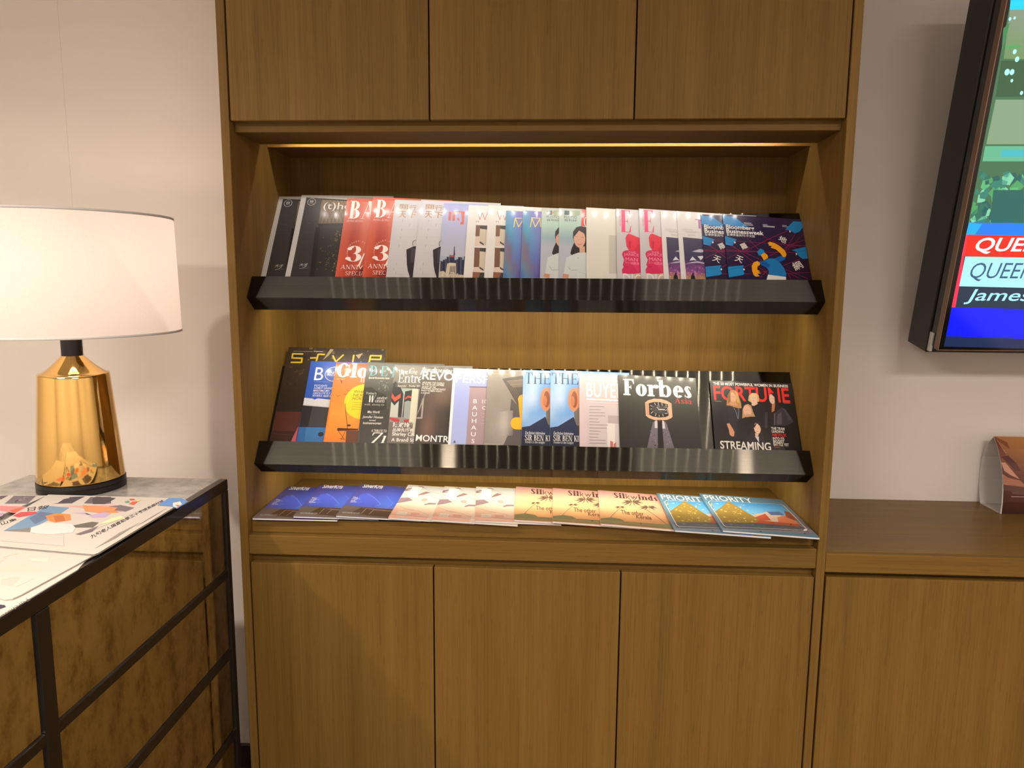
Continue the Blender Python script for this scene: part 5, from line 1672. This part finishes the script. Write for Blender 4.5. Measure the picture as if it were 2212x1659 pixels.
# ------------------------------------------------------------------ magazines
LABELS = {
 'A1': 'broad white-bordered dark magazine at far left of the upper ledge, mostly covered by its twin',
 'A2': 'broad white-bordered dark magazine with chain-link fence photo and white title on the upper ledge',
 'B1': 'orange-red anniversary magazine with big white B, left copy on the upper ledge',
 'B2': 'orange-red anniversary magazine with big white B, right copy on the upper ledge',
 'G1': 'pale grey brick-wall magazine with orange brush characters, left copy on the upper ledge',
 'G2': 'pale grey brick-wall magazine with orange brush characters, right copy on the upper ledge',
 'NY': 'blue-sky city skyline magazine with stone tower and red lettering on the upper ledge',
 'W1': 'white magazine with thin red W and shoe photos, left copy on the upper ledge',
 'W2': 'white magazine with thin red W and shoe photos, right copy on the upper ledge',
 'P1': 'shorter blue and purple swirl magazine with gold M, left copy on the upper ledge',
 'P2': 'shorter blue and purple swirl magazine with gold M, right copy on the upper ledge',
 'Q1': 'pale green magazine whose dark-haired cover woman is half hidden, on the upper ledge',
 'Q2': 'pale green magazine with smiling dark-haired woman in white on the upper ledge',
 'KB': 'plain cream magazine with a faint grey panel on the upper ledge',
 'E1': 'light grey magazine with pink hoodie and pink letter E, left copy on the upper ledge',
 'E2': 'light grey magazine with pink hoodie and pink letter E, right copy on the upper ledge',
 'T1': 'white magazine with dark purple mountain picture, left copy with no letter showing',
 'T2': 'white magazine with dark purple mountain picture and purple letter T on the upper ledge',
 'BB1': 'dark purple business magazine mostly covered by its twin near the upper ledge right end',
 'BB2': 'dark purple business magazine with orange-armed man in blue at upper ledge right end',
 'ST': 'large dark brown fashion magazine with square yellow title at far left of the lower ledge',
 'BO': 'blue boating magazine with white yacht bow on the lower ledge',
 'GL': 'orange sunset magazine with yellow sun and drilling rig on the lower ledge',
 'BE': 'charcoal magazine with turquoise title and white list of women on the lower ledge',
 'EN': 'grey magazine of dark suits with orange chevrons on the lower ledge',
 'RE': 'dark watch magazine with bold white title and dim portrait on the lower ledge',
 'PE': 'pale blue design magazine with mauve tower and stacked white letters on the lower ledge',
 'GY': 'grey concrete photo magazine with yellow shape at its edge on the lower ledge',
 'TH1': 'blue-sky magazine with close-up ear and dark collar, left copy on the lower ledge',
 'TH2': 'blue-sky magazine with close-up ear and dark collar, right copy on the lower ledge',
 'BU': 'pale pink buying guide magazine with white title and list on the lower ledge',
 'FO': 'black business magazine with pink-gold wristwatch on the lower ledge',
 'FT': 'black business magazine with red title and five women at lower ledge right end',
 '3S1': 'dark blue airline magazine lying on the bottom shelf, leftmost and most shaded of three',
 '3S2': 'dark blue airline magazine lying on the bottom shelf, middle of three',
 '3S3': 'dark blue airline magazine lying on the bottom shelf, right one of three, cover fully shown',
 '3K1': 'pale pink and cream illustrated magazine on the bottom shelf, left one of three',
 '3K2': 'pale pink and cream illustrated magazine on the bottom shelf, middle of three',
 '3K3': 'pale pink and cream illustrated magazine on the bottom shelf, right one of three',
 '3W1': 'peach sunset palm tree magazine on the bottom shelf, left one of three',
 '3W2': 'peach sunset palm tree magazine on the bottom shelf, middle of three',
 '3W3': 'peach sunset palm tree magazine on the bottom shelf, right one of three, title fully shown',
 '3P1': 'blue magazine with lit Christmas tree on the bottom shelf, left copy half covered',
 '3P2': 'blue magazine with lit Christmas tree and red roofs at bottom shelf right end',
}
GROUP = ['magazines on the upper ledge', 'magazines on the lower ledge', 'magazines on the bottom shelf']
proto = {}
def build_magazine(key, art, w, h, th):
    cover, prims = ART[art]
    root = empty('magazine')
    m = MB(); m.box(0.0012, w - 0.0006, 0.0006, h - 0.0006, 0.0004, th - 0.0004); m.build('pages', M['paper'], root)
    m = MB()
    for a in ((0.0, w, 0.0, h, th - 0.0004, th), (0.0, w, 0.0, h, 0.0, 0.0004), (0.0, 0.0010, 0.0, h, 0.0004, th - 0.0004)):
        m.box(*a)
    cc = in_rgb(cover)
    m.c = [cc] * len(m.f)
    m.build('cover', M['ink'], root)
    pic, let = draw(prims, w, h, th)
    mi = M['ink_wrap'] if art in ('BE', 'EN') else M['ink']
    if pic.f: pic.build('cover_picture', mi, root)
    if let.f: tag(let.build('lettering', mi, root), kind='stuff')
    return root
for key, art, row, o, ex, ey, w, h, th in MAGS:
    mw = frame_matrix(o, ex, ey)
    if art not in proto or abs(proto[art][1] - h) > 0.02:
        root = build_magazine(key, art, w, h, th)
        proto[art] = (root, h)
    else:
        src = proto[art][0]
        root = src.copy(); col.objects.link(root)
        for ch in src.children:
            c = ch.copy(); col.objects.link(c); c.parent = root
    root.matrix_world = mw
    tag(root, LABELS[key], 'magazine', GROUP[row])

# ------------------------------------------------------------------ newspapers on the console table
def slab(mb, pts, z0, z1):
    n = len(pts)
    mb.mesh([(x, y, z0) for x, y in pts] + [(x, y, z1) for x, y in pts], [tuple(range(n))[::-1], tuple(range(n, 2 * n))] + [(i, (i + 1) % n, n + (i + 1) % n, n + i) for i in range(n)])
NEWS = [
 ('N3', 1.0906, 1.0926, 1, [(-0.330, -0.80), (-0.036, -0.755), (-0.034, -0.556), (-0.060, -0.47), (-0.330, -0.47)], 'folded newspaper at the bottom of the pile nearest the front, large lettering along its edge'),
 ('N2', 1.0927, 1.0955, 2, [(-0.335, -0.625), (-0.115, -0.662), (-0.066, -0.681), (-0.056, -0.677), (-0.053, -0.664), (-0.042, -0.495), (-0.060, -0.42), (-0.335, -0.42)], 'folded newspaper with faint grey blocks lying under the colourful newspaper'),
 ('N0', 1.0902, 1.0985, 4, [(-0.530, -0.500), (-0.357, -0.490), (-0.357, -0.172), (-0.45, -0.176), (-0.530, -0.182)], 'folded colour newspaper at the left edge of the console table'),
 ('N1', 1.0957, 1.1005, 4, [(-0.301, -0.469), (-0.036, -0.507), (-0.033, -0.500), (-0.033, -0.188), (-0.045, -0.177), (-0.354, -0.171)], 'folded colour newspaper on top with red seal and blue picture at its corner'),
]
for key, z0, z1, n, pts, lab in NEWS:
    root = tag(empty('newspaper', (pts[0][0], pts[0][1], z0)), lab, 'newspaper', 'newspapers on the console table')
    dzs = (z1 - z0) / n
    cx = sum(p[0] for p in pts) / len(pts); cy = sum(p[1] for p in pts) / len(pts)
    for k in range(n):
        rr = random.Random(hash(key) % 97 + k)
        f = 1.0 - 0.012 * (n - 1 - k) * (0.5 + 0.5 * ((k * 7) % 3))
        m = MB(); slab(m, [(cx + (x - cx) * f - pts[0][0], cy + (y - cy) * f - pts[0][1]) for x, y in pts], k * dzs, (k + 1) * dzs - 0.00025)
        m.build('sheet', M['newsprint'], root)
    pic, let = draw(ART[key][1], 0.60, 0.80, 0.0)
    for mb, nm in ((pic, 'printed_picture'), (let, 'headline')):
        if mb.f:
            mb.v = [(x - 0.60 - pts[0][0], y - 0.80 - pts[0][1], z1 - z0 - 0.00020 + z) for x, y, z in mb.v]
            tag(mb.build(nm, M['news_ink'], root), kind='stuff')

# ------------------------------------------------------------------ television
TVT = math.radians(11.3)
tv = empty('television', mw=frame_matrix((1.745, 0.234, 1.407), (1, 0, 0), (0, -math.sin(TVT), math.cos(TVT))))
tag(tv, 'wall mounted television tilted forward showing a news caption above the worktop', 'television')
TW, TH_ = 1.50, 0.88
box_obj('housing', M['tv_black'], tv, 0.0, TW, -0.022, TH_, -0.161, -0.056, b=0.002)
box_obj('recess_band', M['tv_gloss'], tv, 0.004, TW - 0.004, 0.002, TH_ - 0.004, -0.056, -0.020, b=0)
m = MB()
for a in ((0, 0.0022, 0, TH_), (TW - 0.0022, TW, 0, TH_), (0.0022, TW - 0.0022, 0, 0.0022), (0.0022, TW - 0.0022, TH_ - 0.0022, TH_)):
    m.box(a[0], a[1], a[2], a[3], -0.020, 0.0008, b=0.0003)
m.build('bronze_frame', M['bronze'], tv)
box_obj('screen_glass', M['tv_gloss'], tv, 0.0022, TW - 0.0022, 0.0022, TH_ - 0.0022, -0.018, 0.0, b=0)
pic, let = draw(ART['TV'][1], TW - 0.012, TH_ - 0.012, 0.0001)
pic.build('screen_picture', M['screen'], tv)
tag(let.build('screen_caption', M['screen'], tv), kind='stuff')
box_obj('white_clip', M['white_plastic'], tv, -0.0012, 0.006, -0.014, 0.036, -0.050, -0.037, b=0.0006)
box_obj('wall_bracket', M['black_metal'], tv, 0.55, 0.95, 0.10, 0.30, -0.205, -0.161, b=0.001)

# ------------------------------------------------------------------ curved card on the worktop
FRONT = [(0.342, 0.0), (0.340, 0.0336), (0.3412, 0.0663), (0.3484, 0.1038), (0.3617, 0.1399), (0.3803, 0.175), (0.405, 0.2067)]
BACK = [(0.405, 0.2067), (0.432, 0.179), (0.450, 0.1377), (0.4552, 0.1018), (0.4552, 0.0671), (0.449, 0.0341), (0.439, 0.0)]
cd = tag(empty('table_tent_card', (2.009, 0.39, 0.9441)), 'curved standing advertising card with brown portrait photo on the worktop', 'card')
def shell(name, prof, th, x0, x1, mt, parent):
    m = MB(); n = len(prof)
    inner = []
    for i, (y, z) in enumerate(prof):
        a = prof[max(i - 1, 0)]; b = prof[min(i + 1, n - 1)]
        d = math.hypot(b[0] - a[0], b[1] - a[1]); inner.append((y + (b[1] - a[1]) / d * th, z - (b[0] - a[0]) / d * th))
    P = [(y - 0.39, z) for y, z in prof] + [(y - 0.39, max(z, 0.0)) for y, z in inner[::-1]]
    N = len(P)
    vs = [(x, y, z) for x in (x0, x1) for y, z in P]
    m.mesh(vs, [(i, (i + 1) % N, N + (i + 1) % N, N + i) for i in range(N)] , smooth=False)
    for i in range(n - 1):
        for o in (0, N):
            m.face([vs[o + i], vs[o + i + 1], vs[o + N - 2 - i], vs[o + N - 1 - i]])
    return m.build(name, mt, parent)
shell('front_panel', FRONT, 0.0014, 0.0, 0.30, M['card'], cd)
shell('back_panel', BACK, 0.0014, 0.0, 0.30, M['card'], cd)
box_obj('base_panel', M['card'], cd, 0.0, 0.30, -0.047, 0.049, 0.0, 0.0012, b=0)
pic, let = draw(ART['CARD'][1], 0.299, 0.2064, 0.0, 0.00003)
def bend(x, y, z):
    for (y0, z0), (y1, z1) in zip(FRONT, FRONT[1:]):
        if y <= z1 or (y1, z1) == FRONT[-1]:
            t = (y - z0) / (z1 - z0)
            return (x, y0 + (y1 - y0) * t - 0.39 - 0.0006 - z, y)
# cut the flat print into strips so that it follows the curve
bm = bmesh.new()
lay = bm.loops.layers.float_color.new('ink')
for f, c in zip(pic.f, pic.c):
    fc = bm.faces.new([bm.verts.new(pic.v[i]) for i in f])
    for k, l in enumerate(fc.loops):
        l[lay] = c[k] if isinstance(c[0], (tuple, list)) else c
for y0, z0 in FRONT[1:-1]:
    bmesh.ops.bisect_plane(bm, geom=list(bm.verts) + list(bm.edges) + list(bm.faces), plane_co=(0, z0, 0), plane_no=(0, 1, 0))
for v in bm.verts:
    v.co = bend(*v.co)
me = bpy.data.meshes.new('printed_photo'); bm.to_mesh(me); bm.free()
me.materials.append(M['ink'])
o = bpy.data.objects.new('printed_photo', me); col.objects.link(o); o.parent = cd

sc.cycles.max_bounces = 7
sc.cycles.diffuse_bounces = 4
sc.cycles.glossy_bounces = 4
sc.cycles.transmission_bounces = 3
sc.cycles.sample_clamp_indirect = 6.0
sc.cycles.caustics_reflective = False
sc.cycles.caustics_refractive = False
